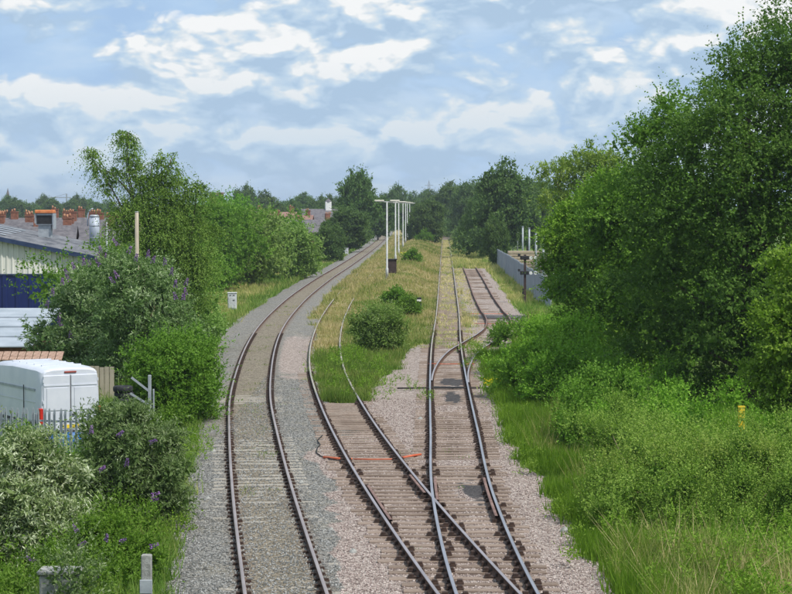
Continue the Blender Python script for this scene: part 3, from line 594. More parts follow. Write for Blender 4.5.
# lower scrub in front of the right-hand trees
scr = [('bush', 570, 77, 'mid-green sapling thicket below the bright green tree', [(548, 352, 2, 1.0, .8), (575, 348, 3, 1.2, .8), (520, 368, 3, .9, .7), (555, 385, 0, 1.1, .8), (590, 380, 0, 1.1, .8), (580, 410, -2, 1.0, .8), (535, 400, 0, .8, .7), (510, 385, 3, .7, .7)], 'leaf_bright', 4200, .11, .055, 6),
       ('bush', 600, 64, 'pale-leaved young bush beside the bright grass strip', [(585, 425, 0, .8, .8), (610, 415, 1, 1.0, .8), (600, 450, -1, .9, .8), (630, 440, 0, .9, .8), (575, 455, -1, .6, .7)], 'leaf_mid', 3000, .10, .06, 7),
       ('bush', 530, 120, 'low bright green bushes at the rusty siding bend', [(534, 347, 0, .9, .7), (552, 337, 3, 1.2, .8), (570, 330, 0, 1.3, .9), (524, 364, -6, .6, .6), (545, 357, -6, 1.0, .8)], 'leaf_bright', 2400, .15, .08, 8)]
for nm, px, D, lb, ls, mt_, nt_, ll_, lw_, sd_ in scr:
    X0 = at(px, D); plant(nm, (X0, D), lb, 'bush', rel(ls, X0, D), M[mt_], tr=.04, tname='stem', stems=2, trunk=M['stem'], ntw=nt_, nlf=9, twl=.45, ll=ll_, lw=lw_, droop=.1, up=.7, seed=sd_, fill=.1)
X0 = at(700, 47.5)
plant('bush', (X0, 47.5), 'large yellowish green willow bush filling the lower right corner', 'bush', rel([
    (622, 500, 2, .65, 1), (655, 488, 2, .75, 1), (695, 490, 1.5, .8, 1), (735, 492, 1.5, .8, 1), (775, 490, 1.5, .85, 1), (815, 490, 1, .9, 1), (640, 520, 0, .75, 1), (680, 525, -.6, .8, 1), (725, 530, -.8, .8, 1), (770, 530, -.8, .85, 1), (815, 530, -.8, .9, 1), (660, 545, -1, .55, .8), (700, 552, -1.5, .55, .8), (745, 555, -1.6, .55, .8), (790, 555, -1.6, .6, .8), (720, 480, 5, .9, 1), (785, 478, 5, .95, 1), (660, 475, 5.5, .9, 1), (610, 450, 9, .8, 1), (640, 445, 10, .8, 1), (605, 505, 1, .5, .9), (612, 530, -.5, .5, .9), (632, 552, -1, .45, .8), (655, 572, -2.5, .42, .8), (700, 578, -2.8, .42, .8), (748, 580, -3, .42, .8), (790, 578, -3, .45, .8)], X0, 47.5),
    M['leaf_willow'], tr=.03, tname='stem', stems=2, trunk=M['stem'], ntw=15500, nlf=9, twl=.40, ll=.07, lw=.036, droop=.05, up=1.1, seed=9, fill=.12)
# --- left side
X0 = at(150, 106)
birch = rel([(128, 146, 0, .3, 1.3), (132, 162, 0, .42, 1.5), (138, 182, 0, .6, 1.4), (93, 166, 0, .3, 1.0), (97, 180, 0, .42, 1.5), (108, 193, .3, .4, 1.4), (121, 215, 0, .45, 1.4), (127, 238, -.5, .8, 1.2), (165, 180, 0, .6, 1.3), (152, 203, 0, .8, 1.2), (170, 207, 0, .9, 1.2), (150, 232, -.5, 1.2, 1.2), (184, 215, 0, .8, 1.3), (192, 238, 0, 1.1, 1.1), (176, 260, -.5, 1.3, 1.2), (148, 268, -.5, 1.3, 1.1), (200, 275, 0, 1.0, 1.2), (188, 305, -.5, 1.2, 1.1), (165, 310, 0, 1.3, 1)], X0, 106)
bt = plant('birch_tree', (X0, 106), 'tall drooping birch tree behind the big buddleia on the left', 'tree', birch,
    M['leaf_birch'], trunk=M['birch_bark'], tr=.13, ntw=5400, nlf=14, twl=.8, ll=.10, lw=.065, droop=1.15, up=.35, seed=11, fill=.03, bump_=.5)
mb = MB()
for (px, py, qx, qy) in ((137, 215, 129, 136), (132, 235, 84, 152), (165, 235, 172, 162), (190, 250, 198, 192), (132, 200, 100, 170)):
    limb(mb, (at(px, 106)-X0, 0, zt(py, 106)+.4), (at(qx, 106)-X0, 0, zt(qy, 106)+.4), .06, .015, .15, 6)
mb.build('branch', M['bark'], bt, True)
V, f_, t_ = leaves(rel([(126, 148, 0, .35, 1.3), (122, 140, 0, .22, .6), (92, 160, 0, .3, .8), (199, 198, 0, .4, 1), (160, 172, 0, .4, .9), (146, 190, 0, .4, 1.2), (115, 180, 0, .3, 1.0)], X0, 106), ntw=460, nlf=14, twl=.8, ll=.11, lw=.07, droop=1.3, up=.5, seed=12, fill=0)
link('foliage', np_mesh('foliage', V, f_, M['leaf_birch'], fattrs=dict(tint=t_)), bt)
X0 = at(72, 88)
def flowers(root, pts, near=True):
    g = np.random.default_rng(len(pts)); far = MB()
    for i, (x, y, z, l, a) in enumerate(pts):
        n = 70; tt = g.random(n); rr = (1-tt*.85)*l*.16; th = g.random(n)*6.28
        ax = Vector((math.sin(a), -.25, math.cos(a))).normalized(); ax = np.array(ax)
        u = unit(np.cross(ax, [0, 1, 0])); v2 = np.cross(ax, u)
        p = ax[None]*(tt*l)[:, None]+(u*np.cos(th)[:, None]+v2*np.sin(th)[:, None])*rr[:, None]
        d_ = unit(u*np.cos(th)[:, None]+v2*np.sin(th)[:, None]+ax*.5); V = diamonds(p, d_, unit(g.normal(size=(n, 3))), np.full(n, l*.16), np.full(n, l*.14))
        link('flower_spike', np_mesh('flower_spike', V, np.arange(n*4).reshape(n, 4), M['flower'], fattrs=dict(tint=g.random(n))), root, (x, y, z))
def fl(px, py, D, X0, Y0, l=.28, a=.3): return (at(px, D)-X0, D-Y0, zt(py, D)+.4, l, a)
b1 = plant('buddleia_bush', (X0, 88), 'wide purple-flowered buddleia in front of the blue and white warehouse', 'bush', rel([
    (45, 345, 0, .8, .7), (62, 322, 0, .9, .9), (80, 300, 0, .9, .9), (98, 292, -.5, 1.0, 1), (70, 345, -1, 1.0, .9), (92, 340, -1, 1.2, .9), (112, 305, -1, 1.1, 1), (58, 362, 0, .9, .8), (105, 350, -1, 1.1, .9), (36, 335, 0, .5, .5)], X0, 88),
    M['leaf_buddleia'], tr=.05, tname='stem', stems=2, trunk=M['stem'], ntw=3600, nlf=10, twl=.42, ll=.17, lw=.05, droop=.3, up=.6, seed=13, fill=.08)
fpts = []
for (px, py) in ((68, 280), (75, 274), (84, 270), (62, 290), (52, 300), (97, 264), (90, 272), (70, 286), (58, 325), (62, 332), (70, 343), (101, 258), (105, 266), (46, 312)): fpts.append(fl(px, py, 86.3, X0, 88, .32, random.uniform(-.6, .6)))
flowers(b1, fpts)
X0 = at(150, 84)
b2 = plant('buddleia_bush', (X0, 84), 'tall silvery buddleia with purple spikes below the birch tree', 'bush', rel([
    (120, 283, 0, .8, 1), (142, 292, 0, 1.0, 1), (162, 305, 0, .9, 1), (178, 320, 0, .7, 1), (130, 310, -1, 1.3, 1), (155, 330, -1.5, 1.3, 1), (125, 345, -1, 1.2, 1), (145, 360, -1, 1.2, .9), (110, 370, 0, 1.0, .9), (180, 345, 0, 1.0, 1), (112, 272, 0, .5, .8)], X0, 84),
    M['leaf_buddleia'], tr=.05, tname='stem', stems=2, trunk=M['stem'], ntw=4600, nlf=10, twl=.5, ll=.17, lw=.05, droop=.3, up=.6, seed=14, fill=.08)
fpts = [fl(px, py, 82, X0, 84, .32, random.uniform(-.6, .6)) for px, py in ((118, 250), (128, 258), (148, 262), (152, 268), (165, 270), (171, 280), (175, 292), (185, 290), (118, 282), (114, 288), (183, 305), (176, 304), (186, 300), (100, 270), (135, 266))]
flowers(b2, fpts)
X0 = at(178, 71)
plant('bush', (X0, 71), 'fresh green bush overhanging the left edge of the ballast', 'bush', rel([
    (165, 365, 0, .8, 1), (188, 355, 1, .8, 1), (205, 375, 1, .55, 1), (175, 390, -.5, .85, 1), (198, 400, 0, .6, 1), (150, 395, -.5, .7, .9), (180, 415, -.5, .7, .8), (160, 375, -.6, .6, .8), (145, 370, 0, .6, .9)], X0, 71),
    M['leaf_mid'], tr=.04, tname='stem', stems=2, trunk=M['stem'], ntw=4300, nlf=10, twl=.4, ll=.11, lw=.045, droop=.15, up=.6, seed=15, fill=.08)
X0 = at(200, 108)
plant('bush', (X0, 108), 'dark green scrub between the birch tree and the white milepost cabinet', 'bush', rel([
    (185, 320, 0, 1.1, 1), (205, 320, 0, .9, 1), (195, 345, -1, 1.0, .9), (212, 340, 0, .5, .9), (175, 345, -1, 1.0, .9)], X0, 108),
    M['leaf_silver'], tr=.04, tname='stem', stems=2, trunk=M['stem'], ntw=1500, nlf=9, twl=.5, ll=.15, lw=.07, droop=.15, up=.6, seed=16, fill=.1)
# lower left
X0 = at(25, 43)
plant('buddleia_bush', (X0, 43), 'pale silvery-leaved buddleia in the lower left corner', 'bush', rel([
    (5, 470, 0, .6, .9), (35, 480, 0, .6, .9), (60, 495, 0, .5, .9), (15, 520, -.6, .65, .9), (50, 530, -.6, .6, .9), (-15, 540, -.6, .6, 1), (20, 555, -1, .55, .8)], X0, 43),
    M['leaf_pale'], tr=.025, tname='stem', stems=2, trunk=M['stem'], ntw=3000, nlf=10, twl=.38, ll=.13, lw=.034, droop=.45, up=.5, seed=17, fill=.12)
X0 = at(135, 48)
b4 = plant('buddleia_bush', (X0, 48), 'leafy buddleia beside the ballast, right of the palisade fence', 'bush', rel([
    (112, 432, 1, .4, .8), (128, 440, 0, .6, .9), (100, 445, 0, .6, .9), (150, 455, 0, .6, .9), (165, 475, 0, .45, .9), (130, 475, -.6, .7, .9), (100, 485, -.6, .6, .9), (155, 500, -.6, .55, .9), (120, 510, -.8, .6, .9), (168, 510, -.4, .4, .8)], X0, 48),
    M['leaf_buddleia'], tr=.025, tname='stem', stems=2, trunk=M['stem'], ntw=4300, nlf=10, twl=.34, ll=.12, lw=.034, droop=.35, up=.6, seed=18, fill=.12)
flowers(b4, [fl(px, py, 46, X0, 48, .2, a_) for px, py, a_ in ((90, 444, .1), (149, 511, 1.3), (150, 506, 1.2), (97, 482, .9), (148, 453, 1.2), (116, 447, .8), (125, 477, .2))])
X0 = at(105, 40.5)
b5 = plant('buddleia_bush', (X0, 40.5), 'green buddleia with purple spikes at the bottom edge, next to the pale post', 'bush', rel([
    (80, 560, 0, .5, .9), (110, 560, 0, .5, .9), (135, 575, 0, .4, .9), (60, 590, -.4, .5, .8), (95, 590, -.4, .5, .8), (125, 600, -.3, .4, .8)], X0, 40.5),
    M['leaf_mid'], tr=.02, tname='stem', stems=2, trunk=M['stem'], ntw=2600, nlf=9, twl=.32, ll=.10, lw=.03, droop=.2, up=.8, seed=19, fill=.12)
flowers(b5, [fl(px, py, 39, X0, 40.5, .18, a_) for px, py, a_ in ((76, 538, -.5), (117, 549, 1.0), (148, 553, 1.2), (104, 549, .2), (32, 568, -.9), (91, 587, .8), (77, 553, .9))])
X0 = at(45, 52)
plant('bush', (X0, 52), 'green weeds climbing the palisade fence in front of the van', 'bush', rel([
    (5, 468, 0, .4, .8), (25, 452, 0, .4, .8), (40, 470, 0, .45, .8), (60, 480, 0, .45, .8), (92, 470, 0, .35, 1)], X0, 52),
    M['leaf_mid'], tr=.02, tname='stem', stems=2, trunk=M['stem'], ntw=1500, nlf=9, twl=.3, ll=.09, lw=.035, droop=.2, up=.7, seed=20, fill=.12)
# --- middle bushes
X0 = at(378, 106)
plant('bush', (X0, 106), 'dense round green bush on the grass between the sidings', 'bush', rel([
    (368, 326, 0, .7, .8), (388, 323, 0, .7, .8), (360, 332, 0, .5, .9), (378, 330, -.4, .8, .9), (395, 332, 0, .55, .9), (370, 342, -.4, .6, .7), (388, 342, -.3, .6, .7)], X0, 106),
    M['leaf_silver'], tr=.03, tname='stem', stems=2, trunk=M['stem'], ntw=2600, nlf=9, twl=.4, ll=.12, lw=.04, droop=.05, up=1.0, seed=21, fill=.15)
for px, py, D, r_, sd_, lb in ((395, 296, 150, .6, 22, 'small green bush at the foot of the nearest lamp post'), (407, 308, 138, .6, 23, 'small dark bush right of the dense round bush'), (412, 268, 235, .75, 24, 'lone small bush on the grassy bank right of the lamp posts'), (424, 240, 380, 1.1, 25, 'farthest small bush at the crest of the grassy bank')):
    X0 = at(px, D); g0 = float(gz(X0, D)); plant('bush', (X0, D), lb, 'bush', [(0, 0, .7*r_+.1, r_, r_, r_*.8), (r_*.8, 0, .5*r_, r_*.7, r_*.7, r_*.6), (-r_*.8, 0, .6*r_, r_*.7, r_*.7, r_*.7), (0.1, 0, 1.4*r_, r_*.5, r_*.5, r_*.5)],
        M['leaf_mid'], tr=.03, tname='stem', stems=2, trunk=M['stem'], ntw=500, nlf=8, twl=.35, ll=.16, lw=.08, droop=.1, up=.8, seed=sd_, fill=.1)
# --- left trees beyond (whitebeams)
for px, ytop, D, Rr, sd_, mt_, lb in ((218, 210, 188, 3.4, 31, 'leaf_mid', 'full green tree next to the birch, behind the pale cabinet'), (252, 213, 200, 3.3, 32, 'leaf_silver', 'silvery green tree in the middle of the left-hand row'),
        (290, 226, 218, 3.2, 33, 'leaf_silver', 'silvery green tree at the right end of the left-hand row'), (272, 214, 240, 3.8, 34, 'leaf_mid', 'taller tree behind the silvery trees of the left-hand row'), (222, 202, 225, 5.0, 35, 'leaf_mid', 'broad tree at the back of the left-hand row beside the birch')):
    X0 = at(px, D); H = zt(ytop, D)+.35
    plant('tree', (X0, D), lb, 'tree', crown_lobes(H, Rr*1.12, -.2, 18, sd_, .46), M[mt_], tr=.15, ntw=3000, nlf=8, twl=.6, ll=.24, lw=.13, droop=.2, up=.5, seed=sd_, fill=.08)

# --- far trees: four kinds, copied
protos = []
for i, (H, Rr, z0, k, sd_) in enumerate(((10, 4.2, -.2, 18, 41), (11, 3.4, 0.0, 16, 42), (8, 4.6, -.3, 16, 43), (12, 4.0, .2, 20, 44))):
    lob = crown_lobes(H, Rr, z0, k, sd_, .40)
    r_ = plant('tree', (0, 0), 'tree', 'tree', lob, M['leaf_far'], tr=.22, ntw=4200, nlf=6, twl=.8, ll=.36, lw=.24, droop=.2, up=.5, seed=sd_, fill=.1)
    protos.append((r_, H, Rr)); 
used = set()
def far_tree(kind, px, ytop, D, wpx, label, group=None, mat=None, rz=None):
    p, H, Rr = protos[kind]
    o = p if kind not in used else copy_tree(p); used.add(kind)
    x = at(px, D); zb = -.45; s = (wpx*D/F/2)/(Rr*1.12); sz = (zt(ytop, D)-zb)/(H*1.04)
    o.location = (x, D, zb); o.scale = (s, s, sz); o.rotation_euler = (0, 0, random.uniform(0, 6.28) if rz is None else rz)
    for kk in ('label', 'group'): 
        if kk in o: del o[kk]
    o['label'] = label
    if group: o['group'] = group
    return o
far_tree(2, 331, 225, 285, 34, 'small round tree left of the main line, below the red roofs')
far_tree(0, 357, 171, 380, 44, 'tall dark tree with a pointed top left of the lamp posts')
far_tree(0, 348, 207, 340, 50, 'dark rounded tree in front of the tall pointed tree')
far_tree(0, 378, 195, 460, 40, 'dark tree hidden behind the lamp post heads')
far_tree(2, 426, 204, 400, 44, 'dome-shaped dark tree right of the lamp posts')
far_tree(1, 408, 205, 520, 30, 'narrow tree between the lamp posts and the dome-shaped tree')
far_tree(1, 448, 182, 520, 34, 'tall tree standing over the far end of the straight track')
far_tree(0, 468, 184, 480, 40, 'broad tree behind the far end of the straight track')
far_tree(3, 434, 192, 620, 34, 'dark tree just right of the distant pylon')
far_tree(3, 502, 163, 300, 62, 'big tree with a domed top beyond the steel palisade fence')
far_tree(0, 480, 195, 330, 36, 'rounded tree left of the big domed tree')
far_tree(1, 528, 178, 330, 46, 'tree between the big domed tree and the feathery tree')
far_tree(3, 552, 182, 390, 50, 'dark tree behind the row of galvanised poles')
far_tree(2, 497, 222, 262, 30, 'low leafy tree at the far end of the steel palisade fence')
far_tree(2, 470, 215, 345, 30, 'low dark tree at the right of the overgrown track end')
far_tree(0, 585, 190, 230, 60, 'dark tree behind the feathery tree')
far_tree(1, 462, 236, 520, 40, 'scrubby tree closing off the straight track')
ordw = ['first', 'second', 'third', 'fourth', 'fifth', 'sixth', 'seventh', 'eighth', 'ninth', 'tenth', 'eleventh', 'twelfth', 'thirteenth', 'fourteenth']
belt_px = [200, 236, 243, 265, 290, 303, 318, 333, 345, 278, 395, 412, 385, 425, 455, 475, 490, 515, 540, 252, 317]
def belt_label(px, yt):
    if px < 350: return 'dark horizon tree, '+ordw[sorted(p for p in belt_px if p < 350).index(px)]+' from the left between the birch and the lamp posts'
    if px < 440: return 'dark horizon tree, '+ordw[sorted(p for p in belt_px if 350 < p < 440).index(px)]+' from the left around the lamp post heads and pylon'
    return 'dark horizon tree, '+ordw[sorted(p for p in belt_px if p > 440).index(px)]+' from the left behind the domed and feathery trees'
for i, (px, yt, D, wp) in enumerate(((200, 206, 620, 26), (236, 201, 640, 26), (243, 190, 600, 32), (265, 192, 620, 34), (290, 200, 560, 36), (303, 193, 640, 30), (318, 200, 560, 30), (333, 196, 620, 34), (345, 203, 600, 30), (278, 203, 520, 34), (395, 190, 640, 30), (412, 193, 680, 26), (385, 196, 640, 30), (425, 190, 700, 26), (455, 190, 640, 40), (475, 183, 560, 34), (490, 180, 560, 36), (515, 176, 560, 40), (540, 186, 560, 44), (252, 205, 560, 30), (317, 207, 480, 22))):
    far_tree(i % 4, px, yt, D, wp, belt_label(px, yt), 'trees on the horizon behind the railway')
for i in range(14):
    px = -12+i*9.2; far_tree((i*3) % 4, px, 200+3*math.sin(i*1.7)+random.uniform(-1.5, 1.5), 780+random.uniform(-60, 60), 22, 'skyline tree above the terrace chimneys, '+ordw[i]+' from the left edge', 'skyline trees above the chimneys')

# ------------------------------------------------------------------ grass and weeds (uncountable: stuff)
def grass(name, label, n, xf, y0, y1, h, wd, mat, accept=None, ypow=1.3, tuft=.14, per=9, lean=.35, dryk=1.0, base=0.0, seed=0, cat='grass', droopy=0):
    g = np.random.default_rng(100+seed); nt_ = n//per
    y = y0+(y1-y0)*g.random(nt_)**ypow; x0, x1 = xf(y); x = x0+(x1-x0)*g.random(nt_)
    Z = zones(x, y); k = (Z[0] < .45) if accept is None else accept(x, y, Z, g)
    x, y = x[k], y[k]; th_ = g.uniform(.4, 1.2, len(x))*(.35+1.25*vnoise(x, y, 1.1, 31))*(.75+.5*vnoise(x, y, 4, 37)); dr = Z[2][k]
    x = np.repeat(x, per); y = np.repeat(y, per); th_ = np.repeat(th_, per); dr = np.repeat(dr, per); m = len(x)
    x = x+g.normal(size=m)*tuft; y = y+g.normal(size=m)*tuft
    hh = h*th_*g.uniform(.6, 1.2, m); ww = wd*np.maximum(1, y/90)*g.uniform(.7, 1.3, m)
    a = g.uniform(0, 6.28, m); ln = g.normal(size=(m, 2))*lean*hh[:, None]
    z = gz(x, y)-.02
    p0 = np.stack([x-np.cos(a)*ww, y-np.sin(a)*ww, z], -1); p1 = np.stack([x+np.cos(a)*ww, y+np.sin(a)*ww, z], -1)
    p2 = np.stack([x+ln[:, 0], y+ln[:, 1], z+hh], -1)
    v = np.stack([p0, p1, p2], 1).reshape(-1, 3); tint = np.clip(base+dr*.6*dryk+g.normal(size=m)*.16+(vnoise(x, y, 2.5, 33)-.5)*.55+.2, 0, 1)
    o = link(name, np_mesh(name, v, np.arange(m*3).reshape(m, 3), mat, fattrs=dict(tint=tint)))
    return tag(o, label, cat, kind='stuff')
lwf = lambda y: np.interp(y, [30, 40, 51, 66, 78, 92, 115, 150, 400, 700], [2.3, 2.3, 1.95, 1.7, 1.75, 2.0, 2.7, 2.6, 2.5, 3.0])
grass('grass', 'rough green grass and weeds between the buddleias and the left ballast edge', 60000, lambda y: (TA(y)-lwf(y)-2.2, TA(y)-lwf(y)+.35), 34, 112, .38, .014, M['grass_mix'], seed=1, dryk=.6)
grass('grass', 'tall rough grass of the yard edge under the left-hand bushes', 60000, lambda y: (TA(y)-14, TA(y)-lwf(y)-1.5), 34, 112, .5, .016, M['grass_mix'], seed=2, dryk=.3)
grass('grass', 'green and straw coloured verge between the left-hand trees and the main line', 90000, lambda y: (TA(y)-lwf(y)-9, TA(y)-lwf(y)+.4), 100, 420, .42, .018, M['grass_mix'], seed=3, ypow=1.6, dryk=1.0)
grass('grass', 'straw coloured and green grass covering the bank between the two lines', 170000, lambda y: (TA(y)+1.9, TC(y)-.9), 78, 520, .34, .016, M['grass_mix'], seed=4, ypow=1.9,
      accept=lambda x, y, Z, g: (Z[0] < .5) & (np.abs(np.abs(x-TB(y))-.75) > .13-(y > 150)*.12) & (g.random(len(x)) < np.where(Z[4] > 0, 0, 1)))
grass('grass', 'fresh green grass swallowing the rails of the middle siding', 17000, lambda y: (TB(y)-.95, TB(y)+2.8+(y-77)*.02), 75, 107, .17, .015, M['grass_green'], seed=5, ypow=1.0, base=.3,
      accept=lambda x, y, Z, g: (np.abs(np.abs(x-TB(y))-.75) > .15) & (Z[0]*.8+.35*g.random(len(x)) < .98) & (x < TC(y)-1.9) & (g.random(len(x)) < np.interp(y, [74, 80, 96, 107], [.0, 1, .9, .2])*sstep(.25, .6, vnoise(x, y, 1.3, 77)+np.interp(y, [75, 90], [-.55, .1]))) & ((x < TB(y)+1.3) | (Z[0] < .4)))
grass('grass', 'sparse dry grass between the rails of the overgrown straight track', 40000, lambda y: (TC(y)-1.5, TC(y)+1.9), 108, 460, .16, .016, M['grass_mix'], seed=6, ypow=1.5, base=.3,
      accept=lambda x, y, Z, g: (np.abs(np.abs(x-TC(y))-.75) > .14) & (g.random(len(x)) < np.interp(y, [108, 150, 260, 300], [.5, .6, 1, 1])))
grass('horsetail', 'bright green horsetail strip along the right edge of the ballast', 120000, lambda y: (TC(y)+np.interp(y, [34, 40, 50, 60, 84, 112], [2.0, 2.0, 1.95, 1.75, 1.3, 1.2]), TC(y)+np.interp(y, [34, 40, 50, 60, 84, 112], [5.5, 5, 4.6, 4.4, 4.2, 5])), 34, 116, .44, .015, M['grass_green'], seed=7, ypow=1.2, dryk=0, base=-.08, lean=.22, cat='horsetail',
      accept=lambda x, y, Z, g: (Z[0] < .42))
grass('grass', 'dry grass with seed heads in front of the willow bush', 9000, lambda y: (TC(y)+3.2, TC(y)+9.5), 36, 43.5, .6, .009, M['grass_mix'], seed=8, ypow=1.0, base=.25, lean=.45)
grass('grass', 'dry and green tufts between the rusty siding and the steel palisade fence', 50000, lambda y: (TE(y)+1.7, TE(y)+6), 108, 330, .45, .018, M['grass_mix'], seed=9, ypow=1.5, dryk=.8)
grass('grass', 'dry tufts between the straight track and the rusty siding', 16000, lambda y: (TC(y)+1.1, TE(y)-1.5), 112, 300, .3, .016, M['grass_mix'], seed=10, ypow=1.2, base=.2)
grass('weeds', 'scattered low weeds between the rails of the main line', 5000, lambda y: (TA(y)-.6, TA(y)+.6), 36, 170, .09, .012, M['grass_mix'], seed=11, ypow=1.1, cat='weeds',
      accept=lambda x, y, Z, g: vnoise(x, y, 2.2, 41) > .62)
grass('weeds', 'small weeds growing in the ballast between the lines', 5000, lambda y: (TA(y)+1, TC(y)+1.9), 38, 110, .12, .012, M['grass_mix'], seed=12, ypow=1.0, cat='weeds',
      accept=lambda x, y, Z, g: vnoise(x, y, 1.4, 43) > .78)
def weeds(name, label, X0, X1, Y0, Y1, hh, n, mat, seed, ll, lw):
    g = random.Random(seed); lob = []
    while len(lob) < n:
        y = g.uniform(Y0, Y1); x = g.uniform(X0, X1)
        if x > float(TA(y)-lwf(y))-.35 and x < 2: continue
        r_ = g.uniform(.3, .55); lob.append((x, y, -.35+hh*g.uniform(.2, .75), r_, r_, hh*.45))
    V, f, t_ = leaves(lob, ntw=n*55, nlf=8, twl=.32, ll=ll, lw=lw, droop=.1, up=1.0, seed=seed, fill=.12)
    tag(link(name, np_mesh(name, V, f, mat, fattrs=dict(tint=t_))), label, 'weeds', kind='stuff')
weeds('weeds', 'tangle of leafy weeds below the buddleias at lower left', -9.5, -4.0, 36.5, 50, .9, 46, M['leaf_mid'], 51, .09, .035)
weeds('weeds', 'leafy undergrowth in the yard behind the palisade fence', -11, -6.8, 56, 70, .9, 26, M['leaf_mid'], 52, .10, .045)
weeds('weeds', 'dense undergrowth filling the gap below the right-hand trees', 5.8, 12, 57, 88, 1.5, 60, M['leaf_bright'], 53, .12, .06)
weeds('weeds', 'bramble undergrowth at the foot of the bright green tree', 5.2, 9.5, 86, 118, 1.2, 34, M['leaf_mid'], 54, .14, .07)

# ------------------------------------------------------------------ white van
vr = empty('van', (at(38, 64)+.02, 64, -.42), 'white high-roof panel van seen from behind its rear doors', 'van', rz=R(31))
# local frame: x to the right along the rear, y forward, origin at rear left corner on the ground
def vprof(yy, wx, z0, z1, zs, tumble):
    cx_ = 1.0; h = wx
    pts = [(-h*.98, z0), (-h, z0+.12), (-h, .95), (-h*.985, 1.35), (-h*(1-tumble*.55), zs), (-h*(1-tumble)+.02, z1-.12), (-h*(1-tumble)+.10, z1-.04), (-h*(1-tumble)+.3, z1),
           (0, z1+.025)]
    pts = pts+[(-a, b) for a, b in reversed(pts[:-1])]
    return [(cx_+a, yy, b) for a, b in pts]
secs = [vprof(0.0, .95, .38, 2.50, 1.95, .07), vprof(.05, .985, .36, 2.55, 1.98, .07), vprof(.5, 1.0, .35, 2.60, 2.0, .07), vprof(2.5, 1.0, .35, 2.62, 2.0, .07), vprof(4.1, 1.0, .35, 2.55, 1.95, .08), vprof(4.6, .99, .35, 2.2, 1.75, .10), vprof(5.2, .97, .35, 1.45, 1.3, .12), vprof(5.75, .9, .38, 1.15, 1.05, .12), vprof(5.95, .78, .42, .85, .8, .1)]
mb = MB(); n = len(secs[0]); v = [p for sct in secs for p in sct]; f = []
for i in range(len(secs)-1):
    for k in range(n): f.append((i*n+k, i*n+(k+1) % n, (i+1)*n+(k+1) % n, (i+1)*n+k))
f.append(tuple(range(n))[::-1]); f.append(tuple(range((len(secs)-1)*n, len(secs)*n)))
mb.add(v, f); bo = mb.build('body', M['van_white'], vr, True)
for k in range(5): MB().box(.35, 1.65, .7+k*.62, .76+k*.62, 2.60, 2.635).build('roof_rib', M['van_white'], vr)
bv = bo.modifiers.new('edge', 'EDGE_SPLIT'); bv.split_angle = R(38)
for sx, nm in ((0, 'left'), (1, 'right')):
    a, b = (.11, .985) if sx == 0 else (1.015, 1.89)
    d_ = MB().box(a, b, -.035, .012, .55, 2.36, bev=.015)
    dr_ = d_.build('rear_door', M['van_white'], vr)
    MB().box(a+.10, b-.10, -.052, -.036, 1.28, 1.98, bev=.006).build('door_panel', M['van_white'], dr_)
    MB().box(a+.02, b-.02, -.050, -.036, 2.03, 2.07).build('swage_line', M['van_white'], dr_)
    for hz_ in (.85, 1.5, 2.15):
        xx = .09 if sx == 0 else 1.88
        MB().box(xx, xx+.03, -.045, -.01, hz_, hz_+.09).build('hinge', M['van_white'], dr_)
MB().box(.985, 1.015, -.02, .012, .56, 2.35).build('door_seam', M['seam'], vr)
MB().box(1.02, 1.16, -.075, -.036, 1.12, 1.17, bev=.01).build('door_handle', M['seam'], vr)
MB().box(.80, 1.20, -.03, .02, 2.42, 2.475, bev=.012).build('brake_light', M['red_dull'], vr)
for x0 in (-.005, 1.90): MB().box(x0, x0+.105, -.03, .16, .86, 1.36, bev=.02).build('tail_light', M['red_lens'], vr)
MB().box(.0, 2.0, -.12, .06, .40, .58, bev=.03).build('bumper', M['seam'], vr)
MB().box(.74, 1.26, -.055, -.037, .72, .83).build('number_plate', M['yellow'], vr)
for sx in (-.012, 1.988):
    MB().box(sx, sx+.024, .35, 4.0, .82, .92).build('rub_strip', M['seam'], vr)
    MB().box(sx+.045 if sx > 1 else sx+.02, (sx+.045 if sx > 1 else sx+.02)+.012-.03 if False else sx+.03, .45, 3.9, 1.50, 1.53).build('side_crease', M['van_white'], vr)
    MB().box(sx+(.02 if sx < 1 else -.02), sx+(.05 if sx < 1 else .0), .45, 3.9, 1.86, 1.93).build('side_groove', M['galv'], vr)
    MB().box(sx, sx+.024, 1.35, 1.365, .6, 2.0).build('panel_seam', M['seam'], vr)
    MB().box(sx+.02, sx+.03, 4.15, 4.6, 1.35, 1.8).build('side_window', M['glass_dark'], vr)
    MB().box(sx-.2 if sx < 1 else sx+.03, sx if sx < 1 else sx+.23, 4.75, 4.85, 1.25, 1.6, bev=.02).build('mirror', M['seam'], vr)
for wx in (0.02, 1.76):
    for wy in (1.1, 4.9):
        wh = MB().tube([(wx, wy, .34), (wx+.22, wy, .34)], .34, 20).build('wheel', M['rubber'], vr, True)
        MB().tube([(wx-.01, wy, .34), (wx+.23, wy, .34)], .19, 14).build('rim', M['galv'], wh, True)
# blue drums between fence and van
for px, D, lb in ((58, 61.5, 'blue plastic drum behind the palisade fence, under the van doors'), (70, 61.8, 'second blue drum, right of the other behind the palisade fence')):
    dr_ = empty('drum', (at(px, D), D, -.42), lb, 'drum', 'blue drums behind the fence')
    MB().tube([(0, 0, 0), (0, 0, .25), (0, 0, .28), (0, 0, .31), (0, 0, .6), (0, 0, .63), (0, 0, .66), (0, 0, .9)], [.28, .29, .305, .29, .29, .305, .29, .27], 18).build('drum_body', M['blue_plastic'], dr_, True)
    MB().tube([(0, 0, .9), (0, 0, .93)], .25, 18).build('drum_lid', M['cable'], dr_, True)

